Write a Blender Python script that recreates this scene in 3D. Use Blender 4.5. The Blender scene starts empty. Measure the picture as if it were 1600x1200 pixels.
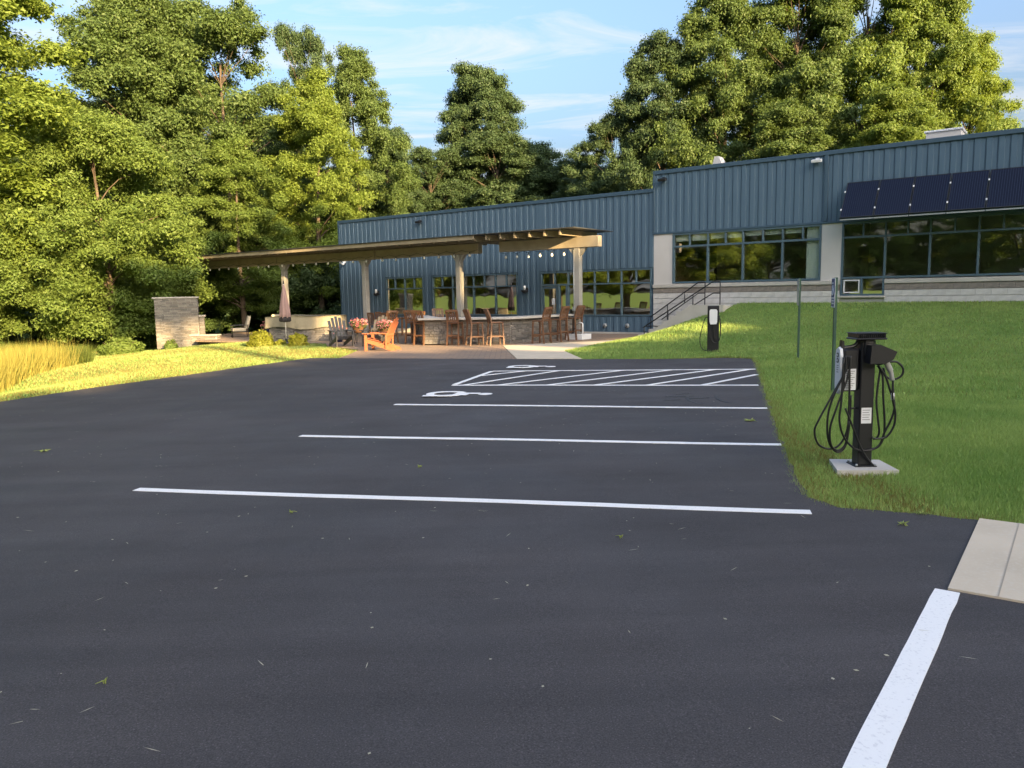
import bpy, math, random
import numpy as np
from mathutils import Vector, Matrix
R = math.radians
sc = bpy.context.scene
col = sc.collection
# ------------------------------------------------------------------ camera
F_PX, EYE = 1200.0, 1.7
PITCH, ROLL = math.atan(141 / 1200.0), R(1.0)
fw = Vector((0, math.cos(PITCH), -math.sin(PITCH))); r0 = Vector((1, 0, 0)); u0 = r0.cross(fw)
rt = r0 * math.cos(ROLL) - u0 * math.sin(ROLL); up = r0 * math.sin(ROLL) + u0 * math.cos(ROLL)
cam = bpy.data.cameras.new('camera'); cam.sensor_width = 36; cam.lens = 36 * F_PX / 1600
cam.clip_start = 0.05; cam.clip_end = 2000
camo = bpy.data.objects.new('camera', cam); col.objects.link(camo)
camo.matrix_world = Matrix(((rt.x, up.x, -fw.x, 0), (rt.y, up.y, -fw.y, 0), (rt.z, up.z, -fw.z, EYE), (0, 0, 0, 1)))
sc.camera = camo
# ------------------------------------------------------------------ sky, sun, exposure
SUN_EL, SUN_AZ = R(16.0), R(146.0)          # azimuth clockwise from +Y
sv = Vector((math.sin(SUN_AZ) * math.cos(SUN_EL), math.cos(SUN_AZ) * math.cos(SUN_EL), math.sin(SUN_EL)))
w = bpy.data.worlds.new('World'); sc.world = w; w.use_nodes = True
nt = w.node_tree; nt.nodes.clear()
N = nt.nodes.new; L = nt.links.new
sky = N('ShaderNodeTexSky'); sky.sky_type = 'NISHITA'; sky.sun_disc = False
sky.sun_elevation = SUN_EL; sky.sun_rotation = SUN_AZ; sky.air_density = 1.0; sky.dust_density = 10.0; sky.ozone_density = 2.8
bgs = N('ShaderNodeBackground'); bgs.inputs[1].default_value = 0.12
tc = N('ShaderNodeTexCoord')
# thin cirrus, spread evenly over the whole sky (direction projected on a high sheet)
sep = N('ShaderNodeSeparateXYZ'); L(tc.outputs['Generated'], sep.inputs[0])
zz = N('ShaderNodeMath'); zz.operation = 'ADD'; zz.inputs[1].default_value = 0.12; L(sep.outputs[2], zz.inputs[0])
dx = N('ShaderNodeMath'); dx.operation = 'DIVIDE'; L(sep.outputs[0], dx.inputs[0]); L(zz.outputs[0], dx.inputs[1])
dy = N('ShaderNodeMath'); dy.operation = 'DIVIDE'; L(sep.outputs[1], dy.inputs[0]); L(zz.outputs[0], dy.inputs[1])
cmb = N('ShaderNodeCombineXYZ'); L(dx.outputs[0], cmb.inputs[0]); L(dy.outputs[0], cmb.inputs[1])
mp = N('ShaderNodeMapping'); mp.inputs['Rotation'].default_value = (0, 0, R(32)); mp.inputs['Scale'].default_value = (0.75, 2.1, 1); mp.inputs['Location'].default_value = (3.1, 1.4, 0)
L(cmb.outputs[0], mp.inputs[0])
n1 = N('ShaderNodeTexNoise'); n1.inputs['Scale'].default_value = 1.5; n1.inputs['Detail'].default_value = 9; n1.inputs['Roughness'].default_value = 0.62; n1.inputs['Distortion'].default_value = 1.1
L(mp.outputs[0], n1.inputs[0])
rp = N('ShaderNodeValToRGB'); rp.color_ramp.elements[0].position = 0.46; rp.color_ramp.elements[1].position = 0.74
rp.color_ramp.elements[1].color = (0.8, 0.8, 0.8, 1); L(n1.outputs[0], rp.inputs[0])
bgc = N('ShaderNodeBackground'); bgc.inputs[0].default_value = (1.0, 0.97, 0.96, 1); bgc.inputs[1].default_value = 0.215
mx = N('ShaderNodeMixShader'); L(rp.outputs[0], mx.inputs[0]); L(bgs.outputs[0], mx.inputs[1]); L(bgc.outputs[0], mx.inputs[2])
L(sky.outputs[0], bgs.inputs[0])
wo = N('ShaderNodeOutputWorld'); L(mx.outputs[0], wo.inputs[0])
sl = bpy.data.lights.new('sun', 'SUN'); sl.energy = 4.8; sl.angle = R(0.5); sl.color = (1.0, 0.69, 0.32)
slo = bpy.data.objects.new('sun', sl); col.objects.link(slo); slo.rotation_euler = sv.to_track_quat('Z', 'Y').to_euler()
sc.view_settings.view_transform = 'Standard'; sc.view_settings.look = 'None'; sc.view_settings.gamma = 1; sc.view_settings.use_curve_mapping = False
sc.view_settings.exposure = 2.3
sc.render.resolution_x = 1024; sc.render.resolution_y = 768
# ------------------------------------------------------------------ helpers
rng = np.random.default_rng(7); random.seed(7)
class MB:
    """collects shapes; build() links them as one mesh object"""
    def __init__(s): s.v = []; s.f = []; s.sm = []
    def add(s, vs, fs, smooth=False):
        o = len(s.v); s.v += [tuple(v) for v in vs]; s.f += [tuple(i + o for i in f) for f in fs]; s.sm += [smooth] * len(fs); return s
    def box(s, x0, x1, y0, y1, z0, z1, rot=None, at=None):
        vs = [Vector(p) for p in ((x0,y0,z0),(x1,y0,z0),(x1,y1,z0),(x0,y1,z0),(x0,y0,z1),(x1,y0,z1),(x1,y1,z1),(x0,y1,z1))]
        if rot is not None: vs = [rot @ v for v in vs]
        if at is not None: vs = [v + Vector(at) for v in vs]
        return s.add(vs, [(0,3,2,1),(4,5,6,7),(0,1,5,4),(1,2,6,5),(2,3,7,6),(3,0,4,7)])
    def bbox(s, x0, x1, y0, y1, z0, z1, b=0.01, rot=None, at=None):
        """box with chamfered edges"""
        b = min(b, (x1-x0)*.45, (y1-y0)*.45, (z1-z0)*.45); vs = []
        X = (x0, x1); Y = (y0, y1); Z = (z0, z1); sg = (1, -1); idx = {}
        for i in (0,1):
            for j in (0,1):
                for k in (0,1):
                    for a in range(3):
                        p = [X[i]+sg[i]*b, Y[j]+sg[j]*b, Z[k]+sg[k]*b]; p[a] = (X[i],Y[j],Z[k])[a]
                        idx[i,j,k,a] = len(vs); vs.append(Vector(p))
        fs = []
        for a in range(3):
            o1, o2 = [q for q in range(3) if q != a]
            for e in (0,1):
                q = []
                for m, n in ((0,0),(1,0),(1,1),(0,1)):
                    t = [0,0,0]; t[a] = e; t[o1] = m; t[o2] = n; q.append(idx[t[0],t[1],t[2],a])
                fs.append(q)
            for m in (0,1):
                for n in (0,1):
                    t = [0,0,0]; t[o1] = m; t[o2] = n; t0 = tuple(t); t[a] = 1; t1 = tuple(t)
                    fs.append((idx[t0+(o1,)], idx[t1+(o1,)], idx[t1+(o2,)], idx[t0+(o2,)]))
        for i in (0,1):
            for j in (0,1):
                for k in (0,1): fs.append((idx[i,j,k,0], idx[i,j,k,1], idx[i,j,k,2]))
        if rot is not None: vs = [rot @ v for v in vs]
        if at is not None: vs = [v + Vector(at) for v in vs]
        return s.add(vs, fs)
    def bar(s, a, b, wd, dp, ref=(0,0,1)):
        """rectangular bar from a to b"""
        a, b = Vector(a), Vector(b); d = (b-a).normalized(); rf = Vector(ref)
        if abs(d.dot(rf)) > .98: rf = Vector((0,1,0))
        x = d.cross(rf).normalized()*wd/2; y = x.cross(d).normalized()*dp/2
        vs = [a-x-y, a+x-y, a+x+y, a-x+y, b-x-y, b+x-y, b+x+y, b-x+y]
        return s.add(vs, [(0,3,2,1),(4,5,6,7),(0,1,5,4),(1,2,6,5),(2,3,7,6),(3,0,4,7)])
    def tube(s, pts, rad, n=8, cap=True):
        pts = [Vector(p) for p in pts]; rs = rad if hasattr(rad, '__len__') else [rad]*len(pts)
        vs = []; fs = []; px = None
        for i, p in enumerate(pts):
            d = (pts[min(i+1,len(pts)-1)] - pts[max(i-1,0)]).normalized()
            if px is None:
                rf = Vector((0,0,1)) if abs(d.z) < .9 else Vector((1,0,0)); px = d.cross(rf).normalized()
            else:
                px = (px - d*px.dot(d)).normalized()
            py = d.cross(px)
            for k in range(n):
                t = 2*math.pi*k/n; vs.append(p + (px*math.cos(t)+py*math.sin(t))*rs[i])
        for i in range(len(pts)-1):
            for k in range(n):
                a = i*n+k; b = i*n+(k+1)%n; fs.append((a,b,b+n,a+n))
        if cap: fs.append(tuple(range(n))[::-1]); fs.append(tuple((len(pts)-1)*n+k for k in range(n)))
        return s.add(vs, fs, True)
    def lathe(s, prof, n=16, at=(0,0,0), wob=None, smooth=True):
        vs = []; fs = []; at = Vector(at)
        for r, z in prof:
            for k in range(n):
                t = 2*math.pi*k/n; q = r*(wob(t, z) if wob else 1); vs.append(at + Vector((q*math.cos(t), q*math.sin(t), z)))
        for i in range(len(prof)-1):
            for k in range(n):
                a = i*n+k; b = i*n+(k+1)%n; fs.append((a,b,b+n,a+n))
        fs.append(tuple(range(n))[::-1]); fs.append(tuple((len(prof)-1)*n+k for k in range(n)))
        return s.add(vs, fs, smooth)
    def prism(s, poly, y0, y1, ax='y'):
        """poly (a,b) extruded: ax y -> (a,y,b); ax z -> (a,b,z)"""
        n = len(poly)
        P = (lambda a,b,t: (a,t,b)) if ax == 'y' else (lambda a,b,t: (a,b,t))
        vs = [P(a,b,y0) for a,b in poly] + [P(a,b,y1) for a,b in poly]
        fs = [tuple(range(n)), tuple(range(2*n-1, n-1, -1))] + [(i, i+n, (i+1)%n+n, (i+1)%n) for i in range(n)]
        return s.add(vs, fs)
    def mesh(s, name):
        me = bpy.data.meshes.new(name); me.from_pydata(s.v, [], s.f)
        me.polygons.foreach_set('use_smooth', s.sm); me.update(); return me
    def build(s, name, mat, parent=None, kind=None):
        return obj(name, s.mesh(name), mat, parent, kind)
def obj(name, me, mat, parent=None, kind=None, loc=None):
    o = bpy.data.objects.new(name, me); col.objects.link(o)
    if mat is not None and not me.materials: me.materials.append(mat)
    if parent: o.parent = parent
    if kind: o['kind'] = kind
    if loc: o.location = loc
    return o
def tag(o, label, cat, group=None):
    o['label'] = label; o['category'] = cat
    if group: o['group'] = group
    return o
def thing(name, label, cat, loc=(0,0,0), rz=0, group=None):
    o = bpy.data.objects.new(name, None); col.objects.link(o); o.location = loc; o.rotation_euler = (0,0,rz); o.empty_display_size = .2
    return tag(o, label, cat, group)
def dup(root, label, loc, rz=0, group=None, scale=None):
    r = root.copy(); col.objects.link(r); r.location = loc; r.rotation_euler = (0,0,rz); r['label'] = label
    if group: r['group'] = group
    if scale: r.scale = scale
    for ch in list(root.children):
        c = ch.copy(); col.objects.link(c); c.parent = r
        for g in ch.children:
            d = g.copy(); col.objects.link(d); d.parent = c
    return r
# ------------------------------------------------------------------ materials
def mat(name, base, rough=.7, metal=0, spec=.5, noise=None, bump=None, coords='Object', var2=None):
    """noise=(scale, colour2, detail, lo, hi); bump=(scale, strength, distance)"""
    m = bpy.data.materials.new(name); m.use_nodes = True; t = m.node_tree; b = t.nodes['Principled BSDF']
    c4 = (*base, 1) if len(base) == 3 else base
    b.inputs['Base Color'].default_value = c4; b.inputs['Roughness'].default_value = rough; b.inputs['Metallic'].default_value = metal
    b.inputs['Specular IOR Level'].default_value = spec
    tcn = t.nodes.new('ShaderNodeTexCoord'); out = None
    for nz in ([noise] if noise else []) + ([var2] if var2 else []):
        n = t.nodes.new('ShaderNodeTexNoise'); n.inputs['Scale'].default_value = nz[0]; n.inputs['Detail'].default_value = nz[2]
        t.links.new(tcn.outputs[coords], n.inputs[0])
        r = t.nodes.new('ShaderNodeMapRange'); r.inputs[1].default_value = nz[3]; r.inputs[2].default_value = nz[4]; t.links.new(n.outputs[0], r.inputs[0])
        x = t.nodes.new('ShaderNodeMix'); x.data_type = 'RGBA'; x.inputs['A'].default_value = c4; x.inputs['B'].default_value = (*nz[1], 1)
        t.links.new(r.outputs[0], x.inputs['Factor'])
        if out is not None: t.links.new(out, x.inputs['A'])
        out = x.outputs['Result']
    if out is not None: t.links.new(out, b.inputs['Base Color'])
    if bump:
        n = t.nodes.new('ShaderNodeTexNoise'); n.inputs['Scale'].default_value = bump[0]; n.inputs['Detail'].default_value = 6
        t.links.new(tcn.outputs[coords], n.inputs[0])
        bp = t.nodes.new('ShaderNodeBump'); bp.inputs['Strength'].default_value = bump[1]; bp.inputs['Distance'].default_value = bump[2]
        t.links.new(n.outputs[0], bp.inputs['Height']); t.links.new(bp.outputs[0], b.inputs['Normal'])
    return m
def leaf_mat(name, ca, cb, trans=.35, rough=.55, patch=None):
    """foliage: colour differs from leaf to leaf"""
    m = bpy.data.materials.new(name); m.use_nodes = True; t = m.node_tree; b = t.nodes['Principled BSDF']; o = t.nodes['Material Output']
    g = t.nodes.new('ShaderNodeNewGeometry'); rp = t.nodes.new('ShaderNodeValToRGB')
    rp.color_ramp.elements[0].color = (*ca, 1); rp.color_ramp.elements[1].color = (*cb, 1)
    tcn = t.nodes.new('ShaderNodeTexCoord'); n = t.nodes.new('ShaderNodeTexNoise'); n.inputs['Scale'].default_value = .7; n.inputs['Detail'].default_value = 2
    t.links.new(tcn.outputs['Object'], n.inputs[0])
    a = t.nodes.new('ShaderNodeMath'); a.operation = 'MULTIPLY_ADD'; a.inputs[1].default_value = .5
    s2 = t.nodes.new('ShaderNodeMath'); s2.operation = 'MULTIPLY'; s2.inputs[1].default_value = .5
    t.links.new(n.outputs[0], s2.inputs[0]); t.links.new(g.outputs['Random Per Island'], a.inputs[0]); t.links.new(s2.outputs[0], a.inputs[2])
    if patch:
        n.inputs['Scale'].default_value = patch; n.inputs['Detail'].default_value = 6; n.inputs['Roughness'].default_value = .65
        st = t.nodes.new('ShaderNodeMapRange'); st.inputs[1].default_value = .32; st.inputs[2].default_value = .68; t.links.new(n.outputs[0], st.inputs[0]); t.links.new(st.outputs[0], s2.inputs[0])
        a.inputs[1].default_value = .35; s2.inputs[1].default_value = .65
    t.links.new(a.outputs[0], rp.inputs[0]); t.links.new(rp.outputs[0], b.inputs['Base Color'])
    b.inputs['Roughness'].default_value = rough; b.inputs['Specular IOR Level'].default_value = .25
    tr = t.nodes.new('ShaderNodeBsdfTranslucent'); mxs = t.nodes.new('ShaderNodeMixShader'); mxs.inputs[0].default_value = trans
    br = t.nodes.new('ShaderNodeMix'); br.data_type = 'RGBA'; br.blend_type = 'MULTIPLY'; br.inputs['Factor'].default_value = 1; br.inputs['B'].default_value = (1.4, 1.3, .7, 1)
    t.links.new(rp.outputs[0], br.inputs['A']); t.links.new(br.outputs['Result'], tr.inputs[0])
    t.links.new(b.outputs[0], mxs.inputs[1]); t.links.new(tr.outputs[0], mxs.inputs[2]); t.links.new(mxs.outputs[0], o.inputs[0])
    return m
M = {}
def asphalt_mat():
    m = bpy.data.materials.new('asphalt'); m.use_nodes = True; t = m.node_tree; b = t.nodes['Principled BSDF']; n = t.nodes.new; l = t.links.new
    g = n('ShaderNodeTexCoord')
    def noi(s, d, ro=.55, sc3=None):
        x = n('ShaderNodeTexNoise'); x.inputs['Scale'].default_value = s; x.inputs['Detail'].default_value = d; x.inputs['Roughness'].default_value = ro
        if sc3:
            q = n('ShaderNodeMapping'); q.inputs['Scale'].default_value = sc3; q.inputs['Rotation'].default_value = (0,0,R(13)); l(g.outputs['Object'], q.inputs[0]); l(q.outputs[0], x.inputs[0])
        else: l(g.outputs['Object'], x.inputs[0])
        return x.outputs[0]
    def mr(i, a, c, lo, hi):
        x = n('ShaderNodeMapRange'); x.inputs[1].default_value = a; x.inputs[2].default_value = c; x.inputs[3].default_value = lo; x.inputs[4].default_value = hi; l(i, x.inputs[0]); return x.outputs[0]
    def mul(a, c):
        x = n('ShaderNodeMath'); x.operation = 'MULTIPLY'; l(a, x.inputs[0]); l(c, x.inputs[1]); return x.outputs[0]
    big = mr(noi(.35, 5), .3, .7, .78, 1.22); streak = mr(noi(1.0, 6, .65, (.22, 2.4, 1)), .3, .7, .84, 1.16); fine = mr(noi(140, 3), .3, .7, .55, 1.45)
    v = n('ShaderNodeTexVoronoi'); v.inputs['Scale'].default_value = 70; l(g.outputs['Object'], v.inputs[0]); grit = mr(v.outputs['Distance'], .0, .3, 1.9, .93)
    f = mul(mul(big, streak), mul(fine, grit))
    cr = n('ShaderNodeMix'); cr.data_type = 'RGBA'; cr.blend_type = 'MULTIPLY'; cr.inputs['Factor'].default_value = 1; cr.inputs['A'].default_value = (.057, .0515, .0525, 1); l(f, cr.inputs['B'])
    l(cr.outputs['Result'], b.inputs['Base Color'])
    l(mr(noi(.8, 4), .3, .7, .62, .8), b.inputs['Roughness']); b.inputs['Specular IOR Level'].default_value = .35
    bp = n('ShaderNodeBump'); bp.inputs['Strength'].default_value = .5; bp.inputs['Distance'].default_value = .003; l(noi(190, 4), bp.inputs['Height']); l(bp.outputs[0], b.inputs['Normal'])
    return m
M['asphalt'] = asphalt_mat()
M['paint'] = mat('road_paint', (.82,.82,.82), .6, noise=(60,(.62,.62,.64),4,.56,.74), bump=(150,.3,.002))
M['soil'] = mat('lawn_soil', (.13,.225,.055), .95, spec=.1, noise=(.35,(.19,.25,.07),5,.35,.7), var2=(9,(.065,.115,.026),5,.45,.8), bump=(22,.6,.05))
M['concrete'] = mat('concrete', (.58,.50,.39), .85, spec=.2, noise=(2.2,(.49,.42,.325),6,.35,.75), var2=(45,(.56,.51,.43),4,.5,.8), bump=(120,.3,.003))
M['concrete_light'] = mat('concrete_cast', (.50,.48,.45), .85, spec=.2, noise=(3,(.42,.40,.37),6,.35,.75), bump=(90,.3,.003))
def paver_mat():
    m = mat('pavers', (.3,.2,.14), .85, spec=.2); t = m.node_tree; b = t.nodes['Principled BSDF']
    g = t.nodes.new('ShaderNodeTexCoord'); br = t.nodes.new('ShaderNodeTexBrick'); t.links.new(g.outputs['Object'], br.inputs[0])
    br.inputs['Scale'].default_value = 1; br.inputs['Brick Width'].default_value = .3; br.inputs['Row Height'].default_value = .16; br.inputs['Mortar Size'].default_value = .006
    br.inputs['Color1'].default_value = (.30,.215,.155,1); br.inputs['Color2'].default_value = (.235,.185,.15,1); br.inputs['Mortar'].default_value = (.10,.085,.07,1)
    t.links.new(br.outputs[0], b.inputs['Base Color']); bp = t.nodes.new('ShaderNodeBump'); bp.inputs['Distance'].default_value = .01; bp.inputs['Strength'].default_value = .5; bp.invert = True
    t.links.new(br.outputs['Fac'], bp.inputs['Height']); t.links.new(bp.outputs[0], b.inputs['Normal']); return m
M['pavers'] = paver_mat()
M['siding'] = mat('blue_siding', (.085,.142,.205), .5, spec=.4, noise=(.5,(.075,.128,.185),3,.35,.7), bump=(2.5,.015,.02))
M['trim'] = mat('blue_trim', (.048,.090,.135), .45)
M['frame'] = mat('window_frame', (.075,.125,.165), .4)
M['stucco'] = mat('light_stucco', (.58,.56,.55), .9, spec=.2, noise=(1.2,(.53,.51,.50),5,.35,.7), bump=(60,.25,.004))
M['block_w'] = mat('white_block', (.60,.59,.58), .9, spec=.2, noise=(5,(.50,.49,.48),6,.35,.7), bump=(28,.8,.012))
M['block_d'] = mat('taupe_block', (.27,.24,.215), .9, spec=.2, noise=(7,(.20,.18,.165),6,.35,.7), bump=(28,.8,.012))
M['mortar'] = mat('mortar', (.46,.45,.44), .95, spec=.1)
M['roof'] = mat('roof_membrane', (.25,.25,.26), .8)
M['tan'] = mat('tan_wall', (.55,.34,.16), .9, spec=.1)
M['carpet'] = mat('dark_floor', (.06,.05,.045), .9)
M['ceil'] = mat('ceiling', (.62,.60,.55), .9)
M['blind'] = mat('roller_blind', (.78,.86,.82), .8)
M['black'] = mat('black_steel', (.012,.013,.016), .45)
M['black_pl'] = mat('black_plastic', (.014,.014,.017), .38, bump=(180,.12,.002))
M['rubber'] = mat('cable_rubber', (.010,.010,.012), .42)
M['white_pl'] = mat('white_plastic', (.72,.73,.76), .35)
M['label'] = mat('paper_label', (.66,.67,.70), .6)
M['grey_pl'] = mat('grey_plastic', (.30,.30,.29), .4)
M['print'] = mat('print_grey', (.22,.22,.24), .7)
M['green'] = mat('green_post', (.035,.085,.060), .5, noise=(14,(.05,.10,.075),4,.4,.7))
M['galv'] = mat('galvanised', (.40,.42,.43), .5, metal=.6)
M['sign_blue'] = mat('sign_blue', (.012,.030,.16), .4)
M['sign_white'] = mat('sign_white', (.75,.77,.82), .4)
M['post_paint'] = mat('pergola_paint', (.33,.32,.30), .6, noise=(2.5,(.28,.27,.25),5,.4,.7))
M['beam'] = mat('cream_timber', (.36,.31,.235), .65, noise=(3,(.29,.25,.19),6,.4,.7))
M['rafter'] = mat('rafter_timber', (.29,.245,.17), .7, noise=(3,(.22,.185,.13),6,.4,.7))
M['tin'] = mat('dark_tin', (.06,.065,.07), .5, metal=.3)
M['bulb'] = mat('bulb_glass', (.85,.85,.85), .15)
M['teak'] = mat('brown_wood', (.155,.078,.043), .5, noise=(6,(.105,.052,.028),6,.4,.7), bump=(30,.2,.004))
M['orange'] = mat('orange_wood', (.37,.125,.058), .55, noise=(7,(.31,.10,.046),6,.4,.7))
M['grey_wood'] = mat('dark_grey_wood', (.07,.066,.066), .6)
M['ledge'] = None
def stone_mat(name, cols):
    m = mat(name, cols[0], .9, spec=.15, bump=(35,.7,.01)); t = m.node_tree; b = t.nodes['Principled BSDF']
    g = t.nodes.new('ShaderNodeNewGeometry'); r = t.nodes.new('ShaderNodeValToRGB'); r.color_ramp.interpolation = 'CONSTANT'
    for i, c in enumerate(cols):
        e = r.color_ramp.elements[i] if i < 2 else r.color_ramp.elements.new(i/len(cols))
        e.position = i/len(cols); e.color = (*c, 1)
    t.links.new(g.outputs['Random Per Island'], r.inputs[0]); t.links.new(r.outputs[0], b.inputs['Base Color']); return m
M['ledge'] = stone_mat('ledgestone', [(.15,.142,.135),(.19,.178,.165),(.125,.12,.115),(.215,.20,.185),(.165,.15,.135)])
M['cap'] = mat('stone_cap', (.34,.32,.30), .8, noise=(5,(.27,.25,.24),5,.4,.7))
M['cover'] = mat('canvas_cover', (.30,.265,.19), .9, spec=.1, noise=(3,(.26,.23,.165),4,.4,.7), bump=(5,.5,.04))
M['cushion'] = mat('tan_cushion', (.45,.40,.31), .9, spec=.1, bump=(9,.3,.02))
M['umb'] = mat('pink_grey_canvas', (.30,.20,.19), .9, spec=.1, bump=(12,.4,.02))
M['umb2'] = mat('dark_canvas', (.03,.026,.03), .9)
M['pot'] = mat('blue_glaze', (.012,.018,.07), .25)
M['clap'] = mat('shed_clapboard', (.42,.43,.42), .8)
M['shingle'] = mat('shed_shingle', (.10,.10,.11), .9)
M['cell'] = None
def cell_mat():
    m = mat('solar_cells', (.008,.013,.035), .2, spec=.22); t = m.node_tree; b = t.nodes['Principled BSDF']
    g = t.nodes.new('ShaderNodeTexCoord'); s = t.nodes.new('ShaderNodeSeparateXYZ'); t.links.new(g.outputs['Object'], s.inputs[0])
    a = t.nodes.new('ShaderNodeMath'); a.operation = 'MULTIPLY'; a.inputs[1].default_value = 1/.0625; t.links.new(s.outputs[0], a.inputs[0])
    fr = t.nodes.new('ShaderNodeMath'); fr.operation = 'FRACT'; t.links.new(a.outputs[0], fr.inputs[0])
    lt = t.nodes.new('ShaderNodeMath'); lt.operation = 'LESS_THAN'; lt.inputs[1].default_value = .16; t.links.new(fr.outputs[0], lt.inputs[0])
    x = t.nodes.new('ShaderNodeMix'); x.data_type = 'RGBA'; x.inputs['A'].default_value = (.006,.009,.024,1); x.inputs['B'].default_value = (.028,.036,.062,1)
    t.links.new(lt.outputs[0], x.inputs['Factor']); t.links.new(x.outputs['Result'], b.inputs['Base Color']); return m
M['cell'] = cell_mat()
def glass_mat():
    m = bpy.data.materials.new('window_glass'); m.use_nodes = True; t = m.node_tree; t.nodes.clear(); n = t.nodes.new; l = t.links.new
    o = n('ShaderNodeOutputMaterial'); tr = n('ShaderNodeBsdfTransparent'); tr.inputs[0].default_value = (.84,.88,.84,1)
    gl = n('ShaderNodeBsdfGlossy'); gl.inputs['Roughness'].default_value = .015; gl.inputs[0].default_value = (.92,.95,.92,1)
    lw = n('ShaderNodeLayerWeight'); lw.inputs[0].default_value = .5; fr = n('ShaderNodeMath'); fr.operation = 'POWER'; fr.inputs[1].default_value = 3.0; l(lw.outputs['Facing'], fr.inputs[0])
    ad = n('ShaderNodeMath'); ad.operation = 'MULTIPLY_ADD'; ad.inputs[1].default_value = .8; ad.inputs[2].default_value = .34; ad.use_clamp = True; l(fr.outputs[0], ad.inputs[0])
    g = n('ShaderNodeTexCoord'); nz = n('ShaderNodeTexNoise'); nz.inputs['Scale'].default_value = 1.1; nz.inputs['Detail'].default_value = 1; l(g.outputs['Object'], nz.inputs[0])
    bp = n('ShaderNodeBump'); bp.inputs['Strength'].default_value = .05; bp.inputs['Distance'].default_value = .05; l(nz.outputs[0], bp.inputs['Height']); l(bp.outputs[0], gl.inputs['Normal'])
    x = n('ShaderNodeMixShader'); l(ad.outputs[0], x.inputs[0]); l(tr.outputs[0], x.inputs[1]); l(gl.outputs[0], x.inputs[2]); l(x.outputs[0], o.inputs[0]); return m
M['glass'] = glass_mat()
M['bark'] = mat('bark', (.11,.085,.065), .95, spec=.1, noise=(4,(.07,.055,.045),6,.35,.7), bump=(14,.8,.03))
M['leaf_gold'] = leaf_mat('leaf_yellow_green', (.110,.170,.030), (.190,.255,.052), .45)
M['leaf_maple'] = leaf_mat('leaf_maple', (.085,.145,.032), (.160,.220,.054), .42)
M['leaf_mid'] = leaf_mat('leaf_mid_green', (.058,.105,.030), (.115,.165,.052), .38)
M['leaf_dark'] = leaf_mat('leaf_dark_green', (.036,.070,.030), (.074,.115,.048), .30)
M['leaf_hedge'] = leaf_mat('leaf_shrub', (.12,.15,.015), (.21,.22,.03), .35)
M['grass'] = leaf_mat('grass_blade', (.130,.255,.062), (.35,.45,.155), .3, .6, .55)
M['grass_dry'] = leaf_mat('dry_grass_blade', (.16,.155,.045), (.27,.235,.085), .3, .7)
M['meadow'] = leaf_mat('meadow_blade', (.20,.195,.045), (.34,.305,.08), .35, .7)
M['meadow_g'] = leaf_mat('green_meadow_blade', (.06,.09,.018), (.11,.14,.03), .35, .7)
M['pink'] = leaf_mat('pink_petals', (.45,.13,.17), (.62,.28,.30), .3)
M['litter'] = leaf_mat('pale_litter', (.30,.28,.20), (.5,.48,.38), .1)
M['fallen'] = leaf_mat('fallen_leaf', (.20,.26,.07), (.34,.40,.14), .3)
# ------------------------------------------------------------------ ground
LA = .0135
P0 = Vector((5.35, 29.6, 0)); BAZ = R(36.3)
UU = Vector((math.cos(BAZ), -math.sin(BAZ), 0)); NN = Vector((-math.sin(BAZ), -math.cos(BAZ), 0))
def loc(s, off, z=0): return P0 + UU*s + NN*off + Vector((0,0,z))
def sstep(a, b, x):
    t = np.clip((x-a)/(b-a), 0, 1); return t*t*(3-2*t)
def lotz(x): return LA*np.clip(x, -12, 12)
def HF(x, y):
    x = np.asarray(x, float); y = np.asarray(y, float)
    s = (x-P0.x)*UU.x + (y-P0.y)*UU.y; o = (x-P0.x)*NN.x + (y-P0.y)*NN.y
    z = lotz(x); t = np.clip((10.5-o)/10.2, 0, 1)
    z = z + (1.24-z)*sstep(.3, 3.6, s)*t**1.8
    dl = np.maximum(0, -9.6 - x - np.maximum(0, 16-y)*.25)                  # ground falls away to the left meadow
    dip = -.55*sstep(1.5, 9, dl)
    sw = -.22*np.exp(-((dl-2.2)/1.3)**2)*sstep(26, 19, y)                     # shallow swale along the lawn
    return z + dip + sw + .02*np.sin(x*.9+1.3)*np.sin(y*.7)*(np.abs(dl) > 0)
LOT = [(-9.55,14.05),(-8.84,16.22),(-7.74,18.6),(-6.9,20.6),(-5.95,22.6),(-3.9,21.75),(-1.5,20.75),(.12,20.05),(1.79,19.45),(3.6,18.78),(5.25,18.55),(5.70,18.10),
       (5.50,17.2),(4.97,15.36),(4.14,12.47),(3.35,9.72),(2.81,7.78),(2.50,6.60),(2.37,6.05),(2.48,5.72),(3.04,5.49),(3.31,5.31),(2.39,4.08),(2.95,3.66),(9,-1.2),(6,-12),(-14,-12),(-13,4),(-10.6,10)]
def inpoly(x, y, poly):
    x = np.asarray(x); y = np.asarray(y); r = np.zeros(x.shape, bool); n = len(poly)
    for i in range(n):
        (x0,y0),(x1,y1) = poly[i], poly[(i+1)%n]
        if y0 == y1: continue
        c = ((y0 > y) != (y1 > y)) & (x < (x1-x0)*(y-y0)/(y1-y0)+x0); r ^= c
    return r
def pdist(x, y, poly):
    d = np.full(np.shape(x), 1e9); n = len(poly)
    for i in range(n):
        a = np.array(poly[i]); b = np.array(poly[(i+1)%n]); ab = b-a
        t = np.clip(((x-a[0])*ab[0]+(y-a[1])*ab[1])/(ab@ab), 0, 1); d = np.minimum(d, np.hypot(x-a[0]-t*ab[0], y-a[1]-t*ab[1]))
    return d
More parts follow.
